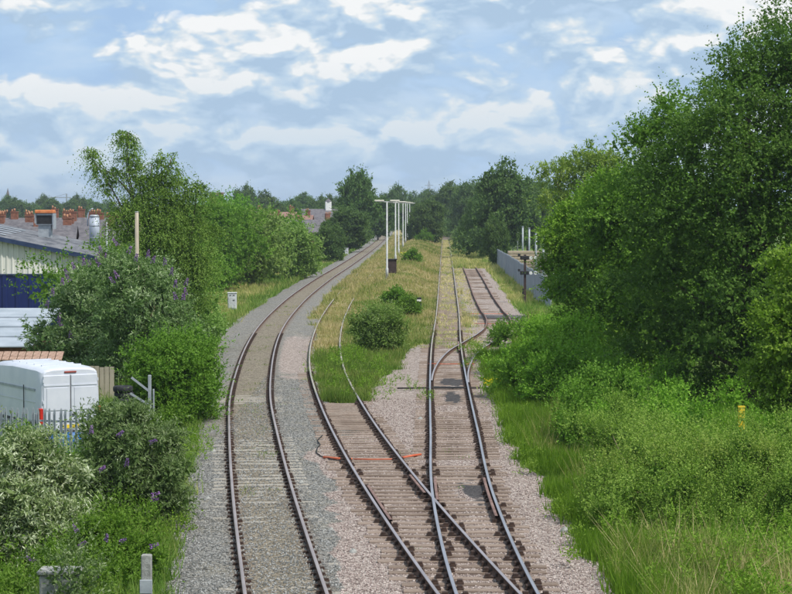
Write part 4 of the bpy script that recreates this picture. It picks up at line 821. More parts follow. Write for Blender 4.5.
# ------------------------------------------------------------------ palisade fence in front of the van
pale_m = MB().prism([(-.034, 0), (.034, 0), (.034, 2.12), (.012, 2.22), (0, 2.14), (-.012, 2.22), (-.034, 2.12)], -.006, .006).box(-.034, -.026, -.03, -.006, 0, 2.1).box(.026, .034, -.03, -.006, 0, 2.1).mesh('pale', M['galv'])
pf = empty('palisade_fence', (-10.2, 55.5, -.42), 'grey galvanised palisade fence in front of the white van', 'fence')
pf.rotation_euler = (0, 0, -math.atan2(1.7, 3.0)*.5)
i = 0
for k in range(-14, 17):
    if k in (15,): continue
    link('pale', pale_m, pf, (k*.157, random.uniform(-.008, .008), random.uniform(-.01, .012)), (0, random.uniform(-.015, .015), 0))
for z in (.35, 1.85): MB().box(-2.3, 2.6, .008, .055, z, z+.05).build('fence_rail', M['galv'], pf)
for x in (-2.1, .65, 2.6): MB().box(x, x+.06, .058, .16, -.1, 2.05).build('fence_post', M['galv'], pf)
bf = empty('broken_fence', (at(149, 67), 67, -.42), 'leaning post with loose diagonal pales beside the fresh green bush', 'fence')
MB().box(-.05, .05, -.05, .05, -.1, 2.15, bev=.01).build('fence_post', M['galv'], bf)
MB().box(.10, .15, -.02, .03, -.1, 1.7, bev=.005).build('fence_post', M['galv'], bf)
for k, z in enumerate((.75, 1.2, 1.65)):
    Mx = Matrix.Translation((-.02, -.07-.01*k, z)) @ Matrix.Rotation(R(-52-6*(k % 2)), 4, 'Y')
    MB().box(-.035, .035, -.008, .008, 0, .7, Mx).build('pale', M['galv'], bf)
# ------------------------------------------------------------------ tyres
def tyre_mesh():
    mb = MB(); n = 22; pr_ = [(.17, .02), (.29, 0), (.32, .03), (.33, .10), (.32, .17), (.29, .20), (.17, .18), (.165, .10)]; v = []; f = []
    for i in range(n):
        a = 2*math.pi*i/n
        for r_, z in pr_: v.append((r_*math.cos(a), r_*math.sin(a), z))
    m = len(pr_)
    for i in range(n):
        for k in range(m): f.append((i*m+k, ((i+1) % n)*m+k, ((i+1) % n)*m+(k+1) % m, i*m+(k+1) % m))
    return mb.add(v, f).mesh('tyre', M['rubber'], True)
tm = tyre_mesh()
names = ['lowest', 'second', 'third', 'fourth', 'fifth', 'sixth', 'seventh', 'eighth', 'topmost']
for px, D, n, side in ((122, 69, 8, 'taller left-hand'), (136, 70, 5, 'lower right-hand')):
    for k in range(n):
        nm = 'topmost' if k == n-1 else names[k]
        o = link('tyre', tm, None, (at(px, D)+random.uniform(-.04, .04), D+random.uniform(-.04, .04), -.42+k*.205), (0, 0, random.random()))
        tag(o, nm+' black tyre of the '+side+' stack behind the buddleia', 'tyre', 'tyres stacked in the yard')

# ------------------------------------------------------------------ posts, cabinets and small lineside things
cp = empty('concrete_post', (at(145, 36.5), 36.5, -.42), 'pale concrete post at the bottom edge beside the ballast', 'post')
MB().box(-.09, .09, -.08, .08, -.1, 1.45, bev=.015).build('post', M['concrete'], cp)
MB().box(-.11, .11, -.12, -.085, .78, 1.02, bev=.006).build('bracket', M['galv'], cp)
cb = empty('concrete_cabinet', (at(58, 36.5), 36.5, -.42), 'lichen-speckled grey concrete cabinet at the bottom edge, left of the pale post', 'cabinet')
MB().box(-.33, .33, -.25, .25, 0, 1.12, bev=.03).build('cabinet_body', M['concrete'], cb)
MB().box(-.37, .37, -.29, .29, 1.125, 1.2, bev=.02).build('lid', M['concrete'], cb)
weeds('weeds', 'stems and leaves growing over the grey concrete cabinet', at(40, 36), at(80, 36), 35.8, 36.4, 1.7, 4, M['leaf_buddleia'], 55, .08, .03)
def cabinet(px, D, wd, h, label):
    x = at(px, D); c = empty('lineside_cabinet', (x, D, float(gz(x, D))-.03), label, 'cabinet')
    MB().box(-wd/2, wd/2, -.22, .22, 0, h, bev=.03).build('cabinet_body', M['concrete_white'], c)
    MB().box(-wd/2-.03, wd/2+.03, -.25, .25, h+.003, h+.07, bev=.02).build('lid', M['concrete_white'], c)
    d = MB().box(-wd/2+.06, wd/2-.06, -.245, -.224, .1, h-.28, bev=.005).build('door', M['concrete_white'], c)
    for q in (-.2, .1): MB().box(q*wd*1.3, q*wd*1.3+.1, -.24, -.224, h-.16, h-.1).build('vent', M['seam'], c)
    MB().box(wd*.1, wd*.32, -.262, -.247, h*.55, h*.55+.07).build('handle', M['seam'], d)
cabinet(232, 150, .62, 1.15, 'pale grey lineside cabinet in the grass left of the main line')
cabinet(345.5, 330, .9, 1.1, 'farther pale cabinet beside the main line, below the dark round tree')
rb = empty('relay_box', (at(391.5, 200), 200, float(gz(at(391.5, 200), 200))-.05), 'dark brown box on legs at the foot of the nearest lamp post', 'box')
MB().box(-.48, .48, -.3, .3, .25, 1.5, bev=.02).build('box_body', M['dark_brown'], rb); MB().box(-.56, .56, -.38, .38, 1.503, 1.6, bev=.02).build('lid', M['black'], rb)
for sx in (-.4, .32): MB().box(sx, sx+.1, -.2, .2, -.1, .248).build('leg', M['dark_brown'], rb)
gs = empty('ground_signal', (at(419, 146), 146, float(gz(at(419, 146), 146))), 'small black and white ground signal on the grassy bank', 'signal')
MB().box(-.17, .17, -.12, .12, .12, .95, bev=.04).build('signal_body', M['black'], gs)
for z in (.32, .66): MB().box(-.15, .15, -.15, -.123, z, z+.13, bev=.01).build('white_band', M['white_paint'], gs)
MB().box(-.06, .06, -.06, .06, -.1, .118).build('signal_post', M['dark_brown'], gs)
yp = empty('marker_post', (at(742.5, 53), 53, float(gz(at(742.5, 53), 53))), 'yellow marker post sticking up behind the willow bush', 'post')
MB().box(-.075, .075, -.05, .05, -.1, 2.2, bev=.015).build('post', M['yellow'], yp)
MB().box(-.085, .085, -.06, .06, 2.203, 2.24).build('cap', M['yellow'], yp)
# lamp posts
lposts = [(387, 194, 7.75), (395.5, 240, 7.75), (398.7, 276, 7.8), (403, 331, 7.9), (407.2, 420, 8.0), (409.7, 455, 8.0), (405.5, 380, 7.95)]
words = ['nearest', 'second nearest', 'third nearest', 'fourth nearest', 'second farthest', 'farthest', 'thin fifth nearest']
lp0 = None
for (px, D, zt_), wd in zip(lposts, words):
    x = at(px, D); zb = float(gz(x, D))-.05; H = zt_-zb
    if lp0 is None:
        lp0 = r_ = empty('lamp_post', (x, D, zb))
        MB().tube([(0, 0, 0), (0, 0, 1.1), (0, 0, 1.15), (0, 0, 7.75)], [.13, .13, .085, .065], 12).build('pole', M['lamp_paint'], r_, True)
        MB().tube([(0, 0, -.05), (0, 0, .12)], .24, 12).build('base', M['concrete_white'], r_, True)
        MB().box(-.8, .8, -.05, .05, 7.72, 7.80).build('cross_arm', M['lamp_paint'], r_)
        for s in (-1, 1):
            hd = MB().box(s*.72-.45, s*.72+.45, -.17, .17, 7.803, 7.93, bev=.04).build('lantern', M['lamp_cap'], r_)
            MB().box(s*.72-.38, s*.72+.38, -.13, .13, 7.76, 7.80).build('diffuser', M['white_paint'], hd)
    else:
        r_ = copy_tree(lp0); r_.location = (x, D, zb)
    r_.scale = (1, 1, H/7.93); r_.rotation_euler = (0, 0, random.uniform(-.1, .1))
    tag(r_, wd+' white lamp post of the row on the grass bank', 'lamp post', 'white lamp posts beside the main line')
# telegraph pole and thin white pole
pl = empty('wooden_pole', (at(137, 99), 99, -.42), 'bare wooden pole rising from the buddleia in front of the birch', 'pole')
MB().tube([(0, 0, -.1), (0, 0, 7.27)], [.12, .085], 12).build('pole', M['wood_pole'], pl, True); MB().tube([(0, 0, 7.27), (0, 0, 7.31)], .09, 12).build('cap', M['galv'], pl, True)
# yellow flowers
for px, D, n_, lb in ((491, 81.5, 5, 'clump of yellow ragwort flowers at the ballast edge'), (405, 262, 6, 'yellow flowers on the grassy bank beside the lamp posts')):
    x = at(px, D); z0 = float(gz(x, D)); g = np.random.default_rng(n_); k = 130 if D < 100 else 200
    rg = empty('ragwort', (x, D, z0), lb, 'flowers')
    sp_ = .2 if D < 100 else .5
    p = np.stack([g.normal(size=k)*sp_, g.normal(size=k)*sp_*1.8, g.uniform(.35, .62, k)], -1)
    link('flower_head', np_mesh('flower_head', diamonds(p, unit(g.normal(size=(k, 3))*[1, 1, .2]), unit(g.normal(size=(k, 3))+[0, 0, 2]), np.full(k, .07), np.full(k, .07)), np.arange(k*4).reshape(k, 4), M['yellow_flower'], fattrs=dict(tint=g.random(k))), rg)['kind'] = 'stuff'
    p = np.stack([g.normal(size=k)*sp_, g.normal(size=k)*sp_*1.8, g.uniform(0, .3, k)], -1)
    link('foliage', np_mesh('foliage', diamonds(p, unit(g.normal(size=(k, 3))*.3+[0, 0, 1]), unit(g.normal(size=(k, 3))), np.full(k, .26), np.full(k, .05)), np.arange(k*4).reshape(k, 4), M['grass_green'], fattrs=dict(tint=g.random(k))), rg)

# ------------------------------------------------------------------ right-hand steel palisade fence, timber stack, poles, signal
sf = empty('steel_fence', (11.0, 150, -.42), 'pale grey steel palisade fence receding beside the rusty siding', 'fence')
def fence_panel():
    mb = MB(); n = 18
    for k in range(n):
        x = k*2.75/n; mb.box(.0, .02, x+.01, x+.125, 0, 2.3); mb.box(-.025, 0, x+.04, x+.095, .02, 2.36)
    return mb.mesh('fence_panel', M['galv_pale'])
fp = fence_panel(); a = math.atan2(12.8-11.0, 274-150)
y = 0; k = 0
while y < 124:
    o = link('fence_panel', fp, sf, (math.tan(a)*y+random.uniform(-.03, .03), y, random.uniform(-.05, .05)), (0, 0, -a+random.uniform(-.02, .02))); o['kind'] = 'stuff'
    MB().box(.03, .13, -.05, .05, -.1, 2.2).build('fence_post', M['galv'], sf, loc=(math.tan(a)*y, y, 0))
    y += 2.78
st = empty('timber_stack', (at(528, 232), 232, -.42), 'tan stack of boards behind the steel palisade fence', 'timber stack')
for k in range(9):
    MB().box(-2.3+random.uniform(-.1, .1), 2.3+random.uniform(-.1, .1), -1, 1, k*.3+.02, k*.3+.26).build('board_layer', M['tan'], st)
    if k < 8: MB().box(-1.6, -1.5, -1, 1, k*.3+.262, k*.3+.318).box(1.5, 1.6, -1, 1, k*.3+.262, k*.3+.318).build('spacer', M['dark_brown'], st)['kind'] = 'stuff'
st2 = empty('timber_stack', (at(551, 185), 185, -.42), 'low pale stack half hidden by the bright green tree, behind the steel fence', 'timber stack')
for k in range(6): MB().box(-1.2, 1.6, -1, 1, k*.28, k*.28+.24).build('board_layer', M['concrete_white'] if k % 2 else M['tan'], st2)
for i, (px, D, lb) in enumerate(((513, 358, 'leftmost and farthest'), (517.4, 305, 'second from the left'), (522.7, 277, 'third from the left'), (529.2, 258, 'fourth from the left'), (536, 217, 'second from the right'), (543.6, 184, 'rightmost and nearest'))):
    x = at(px, D); p_ = empty('steel_pole', (x, D, -.42), lb+' galvanised pole behind the steel palisade fence', 'pole', 'row of galvanised poles')
    MB().tube([(0, 0, -.1), (0, 0, 4.9)], .11, 8).build('pole', M['galv'], p_, True); MB().box(-.14, .14, -.14, .14, 4.901, 4.98).build('cap', M['galv'], p_)
sg = empty('signal_post', (at(525, 160), 160, -.42), 'rusty signal post with two black and white heads by the steel fence', 'signal')
MB().box(-.09, .09, -.09, .09, -.1, 3.9, bev=.01).build('post', M['dark_brown'], sg)
for z in (3.65, 2.5):
    hd = MB().box(-.38, .30, -.2, .0, z-.14, z+.16, bev=.04).build('signal_head', M['black'], sg)
    MB().box(-.55, -.36, -.1, -.02, z+.12, z+.3).build('bracket', M['black'], hd)
    for q in (.45, .80): MB().tube([(q, -.12, z), (q, -.04, z)], .13, 12).build('disc', M['white_paint'], hd)
    MB().tube([(.3, -.03, z), (.86, -.03, z)], .03, 6).build('arm', M['cable'], hd)
MB().box(-.2, -.09, -.1, .05, .9, 1.3).build('case', M['black'], sg)

# ------------------------------------------------------------------ warehouse
wh = empty('warehouse', (-18.4, 130, -.42), 'low warehouse with white and blue ribbed cladding and a grey sheet roof', 'warehouse', rz=R(7.1))
def ribs(x0, x1, step, zf0, zf1, y, d, name, mat):
    mb = MB(); v = []; f = []; x = x0; k = 0; prof = []
    while x < x1-1e-6:
        for dx, dy in ((0, 0), (.55, 0), (.66, d), (.89, d)): prof.append((min(x1, x+dx*step), y-dy))
        x += step
    prof.append((x1, y))
    for (a_, b_) in prof: v += [(a_, b_, zf0(a_)), (a_, b_, zf1(a_))]
    f = [(2*i, 2*i+2, 2*i+3, 2*i+1) for i in range(len(prof)-1)]
    return mb.add(v, f).build(name, mat, wh)
WZ = .42
top = lambda x: 4.0+WZ+.207*min(-x, 24+x)
ribs(-24, 0, .33, lambda x: 2.98+WZ, lambda x: top(x)-.12, 0, .05, 'white_cladding', M['clad_white'])
ribs(-24, 0, .8, lambda x: 0, lambda x: 2.92+WZ, -.012, .06, 'blue_cladding', M['clad_blue'])
MB().box(-24, 0, -.09, .02, 2.90+WZ, 2.985+WZ).build('cladding_trim', M['trim_blue'], wh)
MB().box(-.02, .0, .01, 37, 0, 4.0+WZ-.1).box(-24, -23.98, .01, 37, 0, 4.0+WZ-.1).box(-24, 0, 36.9, 37, 0, 4.0+WZ-.1).build('side_walls', M['clad_white'], wh)
for s in (0, 1):
    mb = MB(); v = []; f = []; yy = -.35; k = 0; 
    while yy < 37.4:
        for dy, dz in ((0, 0), (.3, 0), (.38, .05), (.5, .05)):
            y_ = yy+dy
            e = .35 if s == 0 else -24.35; v += [(e, y_, 4.0+WZ-.07+dz), (-12, y_, 4.0+WZ+.207*12+dz+.005)]
        yy += .58
    f = [(2*i, 2*i+2, 2*i+3, 2*i+1) for i in range(len(v)//2-1)]
    mb.add(v, f).build('roof', M['roof_sheet'], wh)
mb = MB()
for s, e in ((0, .37), (1, -24.37)):
    mb.add([(e, -.40, 4.0+WZ-.32), (e, -.40, 4.0+WZ-.04), (-12, -.40, 4.0+WZ+.207*12+.03), (-12, -.40, 4.0+WZ+.207*12-.25), (e, -.36, 4.0+WZ-.32), (e, -.36, 4.0+WZ-.04), (-12, -.36, 4.0+WZ+.207*12+.03), (-12, -.36, 4.0+WZ+.207*12-.25)], [(0, 1, 2, 3), (7, 6, 5, 4), (1, 5, 6, 2), (0, 3, 7, 4), (0, 4, 5, 1)])
mb.build('barge_board', M['trim_blue'], wh)
MB().box(.36, .52, -.4, 37, 4.0+WZ-.25, 4.0+WZ-.12).build('gutter', M['galv'], wh)
for k in range(5): MB().box(-8.5, -5.9, 4+k*6, 5.2+k*6, 0, 0.02, Matrix.Translation((0, 0, 4.0+WZ+.207*7.2+.12)) @ Matrix.Rotation(math.atan(.207), 4, 'Y') @ Matrix.Translation((7.2, 0, 0)) @ Matrix.Translation((-7.2, 0, 0)) if False else Matrix.Translation((-7.2, 0, 4.0+WZ+.207*7.2+.08)) @ Matrix.Rotation(math.atan(.207), 4, 'Y') @ Matrix.Translation((7.2, 0, 0))).build('rooflight', M['roof_pale'], wh)
D = 150; cw = empty('roof_cowl', (at(44.5, D), D, zt(229, D)), 'orange rusty ventilation cowl with a black panel as mouth shade on the warehouse roof', 'vent')
MB().prism([(-.6, .30), (.6, .30), (.6, 1.12), (-.6, 1.12)], -.02, .9).build('cowl_body', M['galv'], cw)
MB().box(-.54, .54, -.035, -.022, .36, .98).build('cowl_mouth_shade', M['black'], cw)  # black panel on the closed front paints the shade of an open mouth
MB().box(-.66, .66, -.18, 1.0, 1.123, 1.36, bev=.04).build('cowl_top', M['orange_rust'], cw)
MB().box(-.67, -.61, -.15, .9, .4, 1.12).build('cowl_side', M['galv'], cw); MB().box(.61, .70, -.12, .9, .0, 1.12).build('cowl_side', M['galv'], cw)
MB().box(-.45, .45, .1, .8, -.6, .298).build('cowl_base', M['galv'], cw)
D = 158; fl_ = empty('flue', (at(94.5, D), D, zt(242, D)), 'silver cylindrical roof flue behind the eaves of the warehouse', 'flue')
MB().tube([(0, 0, -.4), (0, 0, 1.9)], .38, 20).build('flue_pipe', M['galv_pale'], fl_, True)
MB().tube([(0, 0, 1.9), (0, 0, 2.05)], [.41, .28], 20).build('flue_cap', M['galv'], fl_, True)
for z in (.3, 1.2): MB().tube([(0, 0, z), (0, 0, z+.06)], .395, 20).build('flue_band', M['steel_grey'], fl_, True)
MB().tube([(-.5, 0, 1.2)]+[(-.05-.45*math.cos(t_), 0, 1.9+.62*math.sin(t_)) for t_ in np.linspace(0, 1.5, 7)], .05, 8).build('flue_strap', M['galv_pale'], fl_, True)
D = 129; tp = empty('white_pole', (at(107, D), D, -.42), 'thin white pole beside the warehouse corner', 'pole')
MB().tube([(0, 0, 0), (0, 0, zt(219, D)+.42)], .045, 8).build('pole', M['galv'], tp, True); MB().box(-.1, .1, -.1, .1, zt(219, D)+.422, zt(219, D)+.5).build('cap', M['galv'], tp)
db = empty('wall_box', (at(103, 128), 128, 3.55), 'dark brown box at the eaves corner of the warehouse', 'box')
MB().box(-.3, .3, -.2, .3, -.4, .75, bev=.02).build('box_body', M['dark_brown'], db); MB().box(-.34, .34, -.24, .34, .753, .8).build('lid', M['black'], db)
# low shed in front of the warehouse
sh = empty('low_shed', (at(-8, 98), 98, -.42), 'low shed with a pale overlapping sheet roof in front of the warehouse', 'shed')
MB().box(-3.2, 2.1, -3, 4, 0, 1.15).build('wall', M['brick'], sh)
for k in range(4):
    y0, y1 = -3.5+k*2.2, -3.5+(k+1)*2.2+.25; z0, z1 = 1.20+k*.33, 1.20+(k+1)*.33-.03
    MB().add([(-3.6, y0, z0), (2.4, y0, z0), (2.4, y1, z1), (-3.6, y1, z1), (-3.6, y0, z0+.05), (2.4, y0, z0+.05), (2.4, y1, z1+.05), (-3.6, y1, z1+.05)], [(3, 2, 1, 0), (4, 5, 6, 7), (0, 1, 5, 4), (1, 2, 6, 5), (2, 3, 7, 6), (3, 0, 4, 7)]).build('roof_sheet', M['roof_pale'], sh)
# block wall with clay tile coping
D = 79; bw = empty('block_wall', (at(62, D), D, -.42), 'cream block wall with a clay tile coping behind the white van', 'wall')
blk = MB().box(.015, .325, -.1, .1, .01, .30, bev=.008).mesh('block', M['block_cream'])
til = MB().box(.01, .27, -.02, .34, 0, .05, bev=.01).mesh('roof_tile', M['tile_clay'])
MB().box(-5.1, 0, -.09, .09, 0, 1.72).build('wall_core', M['seam'], bw)
for r_ in range(3):
    for k in range(15): link('block', blk, bw, (-5.1+k*.34+(.17 if r_ % 2 else 0)-.17*(r_ % 2), -.012, 1.12+(r_-1)*.31))
for k in range(18):
    for r_ in range(2): link('roof_tile', til, bw, (-5.1+k*.285, -.34+r_*.26, 1.76+r_*.13), (R(24)+random.uniform(-.02, .02), 0, 0))
tf = empty('board_fence', (at(64, 80), 80, -.42), 'short weathered board fence between the block wall and the tyres', 'fence')
bd = MB().box(0, .17, -.012, .012, 0, 1.45).mesh('board', M['wood_pole'])
for k in range(10): link('board', bd, tf, (k*.19, random.uniform(-.01, .01), random.uniform(-.05, .05)))
MB().box(0, 1.9, .014, .06, 1.2, 1.29).build('fence_rail', M['wood_pole'], tf)

# ------------------------------------------------------------------ houses and far landmarks
def house(name, px, D, wd, dp, ze, zr, label, rz=0, wall=None, roof=None, chim=((-.35, 0),), pots=3, group=None, cat='house', win=True):
    x = at(px, D); h = empty(name, (x, D, -.45), label, cat, group, rz)
    ze += .45; zr += .45; wall = wall or M['brick']; roof = roof or M['slate']; a, b = wd/2, dp/2
    MB().add([(-a, -b, 0), (a, -b, 0), (a, b, 0), (-a, b, 0), (-a, -b, ze), (a, -b, ze), (a, b, ze), (-a, b, ze), (-a, 0, zr-.06), (a, 0, zr-.06)],
             [(0, 1, 5, 4), (2, 3, 7, 6), (1, 2, 6, 9, 5), (3, 0, 4, 8, 7)]).build('wall', wall, h)
    e = .3; k = (zr-ze)/b
    for s in (-1, 1):
        q = [(-a-e, s*(b+e), ze-k*e), (a+e, s*(b+e), ze-k*e), (a+e, 0, zr), (-a-e, 0, zr)]
        q2 = [(p[0], p[1], p[2]+.12) for p in q]
        MB().add(q+q2, [(0, 1, 2, 3), (7, 6, 5, 4), (0, 4, 5, 1), (1, 5, 6, 2), (2, 6, 7, 3), (3, 7, 4, 0)]).build('roof', roof, h)
    for fx, fy in chim:
        pots = random.choice([2, 2, 3, 4]) if pots else 0; zr_ = zr; dzc = random.uniform(-.5, .15)
        c = MB().box(fx*wd-.45, fx*wd+.45, fy*dp-.3, fy*dp+.3, ze, zr+1.0+dzc).box(fx*wd-.5, fx*wd+.5, fy*dp-.35, fy*dp+.35, zr+1.0+dzc, zr+1.12+dzc).build('chimney', wall, h)
        for p in range(pots): MB().tube([(fx*wd-.3+p*.3, fy*dp, zr+1.12+dzc), (fx*wd-.3+p*.3, fy*dp, zr+1.12+dzc+random.uniform(.2, .45))], [.12, .10], 8).build('chimney_pot', M['pot'], c, True)
    if win:
        nw = max(1, int(wd/2.6))
        for k in range(nw):
            cx = -a+wd*(k+.5)/nw
            for z in (ze-1.7, ze-4.3):
                if z > .4:
                    fr = MB().box(cx-.5, cx+.5, -b-.04, -b-.003, z, z+1.3).build('window', M['white_paint'], h); MB().box(cx-.42, cx+.42, -b-.06, -b-.042, z+.08, z+1.22).build('pane', M['glass_dark'], fr)
    return h
pos = [('far left frame edge', -8, 226), ('second terrace house, left of the orange cowl', 14, 228), ('terrace house with its chimney just left of the orange cowl', 30, 226), ('terrace house directly behind the orange cowl', 52, 228), ('terrace house with a tall chimney right of the orange cowl', 68, 227), ('terrace house just left of the silver flue', 86, 229), ('terrace house behind the silver flue', 108, 228)]
for i, (lb, px, D) in enumerate(pos):
    house('terrace_house', px, D+(i % 3)*9, 5.0, 7.5, 3.0+(i % 2)*.2, 5.0+(i % 3)*.25, ('brick terrace house at the '+lb) if i == 0 else ('brick '+lb), rz=R([4, -3, 2, 5, -2, 3, 0][i]), group='terrace houses behind the warehouse', chim=((-.3, 0), (.32, .12)) if i % 2 else ((.05, 0),), pots=3)
for i in range(5): house('terrace_house', 2+i*26, 262+i*4, 8, 7.5, 3.6, 5.6, ['leftmost', 'second', 'middle', 'fourth', 'rightmost'][i]+' brick house of the rear terrace row above the warehouse roof', rz=R(3), group='rear terrace row', chim=((-.4, 0), (.2, 0)), pots=4)
house('brick_house', 276, 420, 8, 8, 3.6, 6.0, 'red-roofed brick house above the silvery trees', rz=R(10), roof=M['slate_red'], chim=((-.4, 0), (.4, 0)), group='red brick houses left of the main line')
house('brick_house', 292, 415, 8, 8, 2.8, 5.4, 'brick house with red roof between two others left of the white house', rz=R(-6), roof=M['slate_red'], chim=((-.35, 0), (.4, 0)), group='red brick houses left of the main line')
house('brick_house', 308, 400, 9, 7, 2.4, 4.6, 'brick house with grey roof below the white-gabled house', rz=R(25), chim=((-.2, 0), (.45, 0)), group='red brick houses left of the main line')
hw = house('white_house', 321, 430, 7.5, 8, 4.4, 6.6, 'white-walled house with slate roof and small white cupola', rz=R(8), wall=M['white_paint'], chim=(), win=False)
MB().box(.9, 2.1, -.6, .6, 6.4, 8.6, bev=.05).build('cupola', M['white_paint'], hw); MB().tube([(1.5, 0, 8.6), (1.5, 0, 9.3)], [.75, .05], 8).build('cupola_roof', M['slate'], hw)
D = 655; x = at(217, D); bk = empty('brick_block', (x, D, -.45), 'red brick flat-roofed block showing above the trees left of centre', 'building')
MB().box(-1.7, 1.9, -3, 3, 0, zt(193.5, D)+.45).build('wall', M['brick'], bk); MB().box(-2.3, -1.72, -2.5, 2.5, 0, zt(197, D)+.45).build('side_wing', M['slate_red'], bk); MB().box(-1.8, 2.0, -3.1, 3.1, zt(193.5, D)+.452, zt(193.5, D)+.8).build('roof', M['slate_red'], bk)
for k in range(3): MB().box(-1.3+k*1.1, -.6+k*1.1, -3.04, -3.003, zt(196.5, D)+.45, zt(195, D)+.45).build('window', M['glass_dark'], bk)
D = 1250; sp = empty('church_spire', (at(8.3, D), D, -.45), 'dark pointed church spire on the skyline at far left', 'church')
MB().box(-1.4, 1.4, -1.4, 1.4, 0, zt(200, D)+.45).build('tower', M['spire_stone'], sp); MB().tube([(0, 0, zt(200, D)+.45), (0, 0, zt(188, D)+.45)], [1.6, .06], 8).build('spire', M['spire_stone'], sp)
D = 1180; tw = empty('tower_crane', (at(67, D), D, -.45), 'thin grey crane on the skyline above the chimneys', 'crane')
ztw = zt(198, D)+.45
MB().box(-.35, .35, -.35, .35, 0, ztw+2.4).build('mast', M['steel_grey'], tw)
MB().box(-9.5, 2.5, -.25, .25, ztw, ztw+.5).build('jib', M['steel_grey'], tw); MB().tube([(0, 0, ztw+2.4), (-7, 0, ztw+.5)], .1, 4).build('tie_bar', M['steel_grey'], tw)
D = 1500; py_ = empty('electricity_pylon', (at(429, D), D, -.45), 'distant lattice electricity pylon above the trees at centre', 'pylon')
H = zt(180.5, D)+.45; mb = MB()
for sx in (-1, 1):
    for sy in (-1, 1): mb.tube([(sx*3.0, sy*3.0, 0), (sx*1.0, sy*1.0, H*.62), (sx*.35, sy*.35, H*.9), (0, 0, H)], .2, 4)
for k in range(9):
    z = H*(.1+k*.09); r0 = 3.0-2.0*min(1, z/(H*.62)); r1 = 3.0-2.0*min(1, (z+H*.09)/(H*.62)); r0 = max(r0, .6); r1 = max(r1, .5)
    mb.tube([(-r0, -r0, z), (r1, -r1, z+H*.09)], .12, 4); mb.tube([(r0, -r0, z), (-r1, -r1, z+H*.09)], .12, 4)
mb.build('lattice', M['steel_grey'], py_)['kind'] = 'stuff'
for z, r_ in ((.66, 3.4), (.76, 3.9), (.86, 3.0)): MB().box(-r_, r_, -.15, .15, H*z, H*z+.35).build('cross_arm', M['steel_grey'], py_)

# ------------------------------------------------------------------ hedgerow scrub filling gaps at middle distance (uncountable)
def scrub(label, lob, ntw, mat, seed, ll, lw, twl=.6):
    V, f, t_ = leaves(lob, ntw=ntw, nlf=7, twl=twl, ll=ll, lw=lw, droop=.15, up=.7, seed=seed, fill=.12)
    tag(link('scrub', np_mesh('scrub', V, f, mat, fattrs=dict(tint=t_))), label, 'scrub', kind='stuff')
g_ = random.Random(5)
scrub('dark scrub filling the foot of the trees along the left-hand row', [(float(TA(y))-7.5-g_.uniform(0, 3.5), y, g_.uniform(.2, 1.6), 1.3, 1.6, 1.3) for y in [150+i*2.6 for i in range(40)]], 3600, M['leaf_mid'], 61, .24, .13)
scrub('dark scrub closing the gaps under the far trees beyond the siding', [(g_.uniform(16, 34)*(y/300), y, g_.uniform(.3, 2.2), 2.4, 2.4, 2.0) for y in [372+i*5 for i in range(40)]]+[(float(TC(y))+g_.uniform(3, 9), y, g_.uniform(.3, 2.4), 2.3, 3, 2.0) for y in [300+i*7 for i in range(34)]], 9000, M['leaf_far'], 62, .36, .22)
scrub('dark scrub between the bank and the dome-shaped tree', [(float(TC(y))-g_.uniform(3, 8), y, g_.uniform(.4, 2.4), 2.2, 2.5, 2.2) for y in [430+i*8 for i in range(22)]]+[(float(TC(515))+g_.uniform(-5, 5), 505+i, 1.5, 2.5, 2, 2.4) for i in range(12)], 3600, M['leaf_far'], 63, .4, .25)
scrub('low bright bushes on the verge by the main line', [(float(TA(y))-g_.uniform(4.3, 6.5), y, -.1, 1.2, 3.0, .75) for y in [262+i*4 for i in range(12)]], 1500, M['leaf_bright'], 64, .26, .14, .4)
scrub('distant woodland closing the horizon on both sides of the view', [(at(-170+i*9, 1100), 1100+g_.uniform(-40, 40), 2.5+g_.uniform(-1, 2), 6, 6, g_.uniform(4, 6.5)) for i in range(125)], 12000, M['leaf_far'], 65, 1.1, .8, 1.6)
grass('grass', 'dry overgrown grass beyond the end of the rusty siding', 30000, lambda y: (TC(y)+.9, TC(y)+9), 246, 420, .5, .018, M['grass_mix'], seed=21, ypow=1.3, dryk=.7, base=.1)
grass('grass', 'taller pale tufts scattered through the bright grass strip', 16000, lambda y: (TC(y)+2.4, TC(y)+5), 36, 100, .8, .010, M['grass_mix'], seed=22, ypow=1.1, dryk=0, base=.15, lean=.4, accept=lambda x, y, Z, g: (Z[0] < .3) & (vnoise(x, y, 1.7, 71) > .5))
def edge_weeds(label, n, xf, y0, y1, seed, mat, hh=.22):
    g = random.Random(seed); lob = []
    while len(lob) < n:
        y = g.uniform(y0, y1); x = xf(y)+g.gauss(0, .35); r_ = g.uniform(.12, .32); lob.append((x, y, float(gz(x, y))+hh*.5, r_, r_*1.4, hh*g.uniform(.5, 1.1)))
    V, f, t_ = leaves(lob, ntw=n*26, nlf=6, twl=.2, ll=.08, lw=.035, droop=.1, up=1.0, seed=seed, fill=0)
    tag(link('weeds', np_mesh('weeds', V, f, mat, fattrs=dict(tint=t_))), label, 'weeds', kind='stuff')
edge_weeds('leafy weeds creeping over the right edge of the ballast', 60, lambda y: float(TC(y))+float(np.interp(y, [34, 40, 50, 60, 84, 112], [2.8, 2.7, 2.45, 2.2, 1.8, 1.6])), 37, 110, 72, M['leaf_bright'])
edge_weeds('leafy weeds creeping over the left edge of the ballast', 60, lambda y: float(TA(y)-lwf(y))-.2, 38, 105, 73, M['leaf_bright'])
edge_weeds('leafy weeds among the grass of the middle siding', 46, lambda y: float(TB(y))+1.2+random.uniform(-1.6, 1.8), 78, 106, 74, M['leaf_bright'], .3)
X0 = at(700, 47.5)
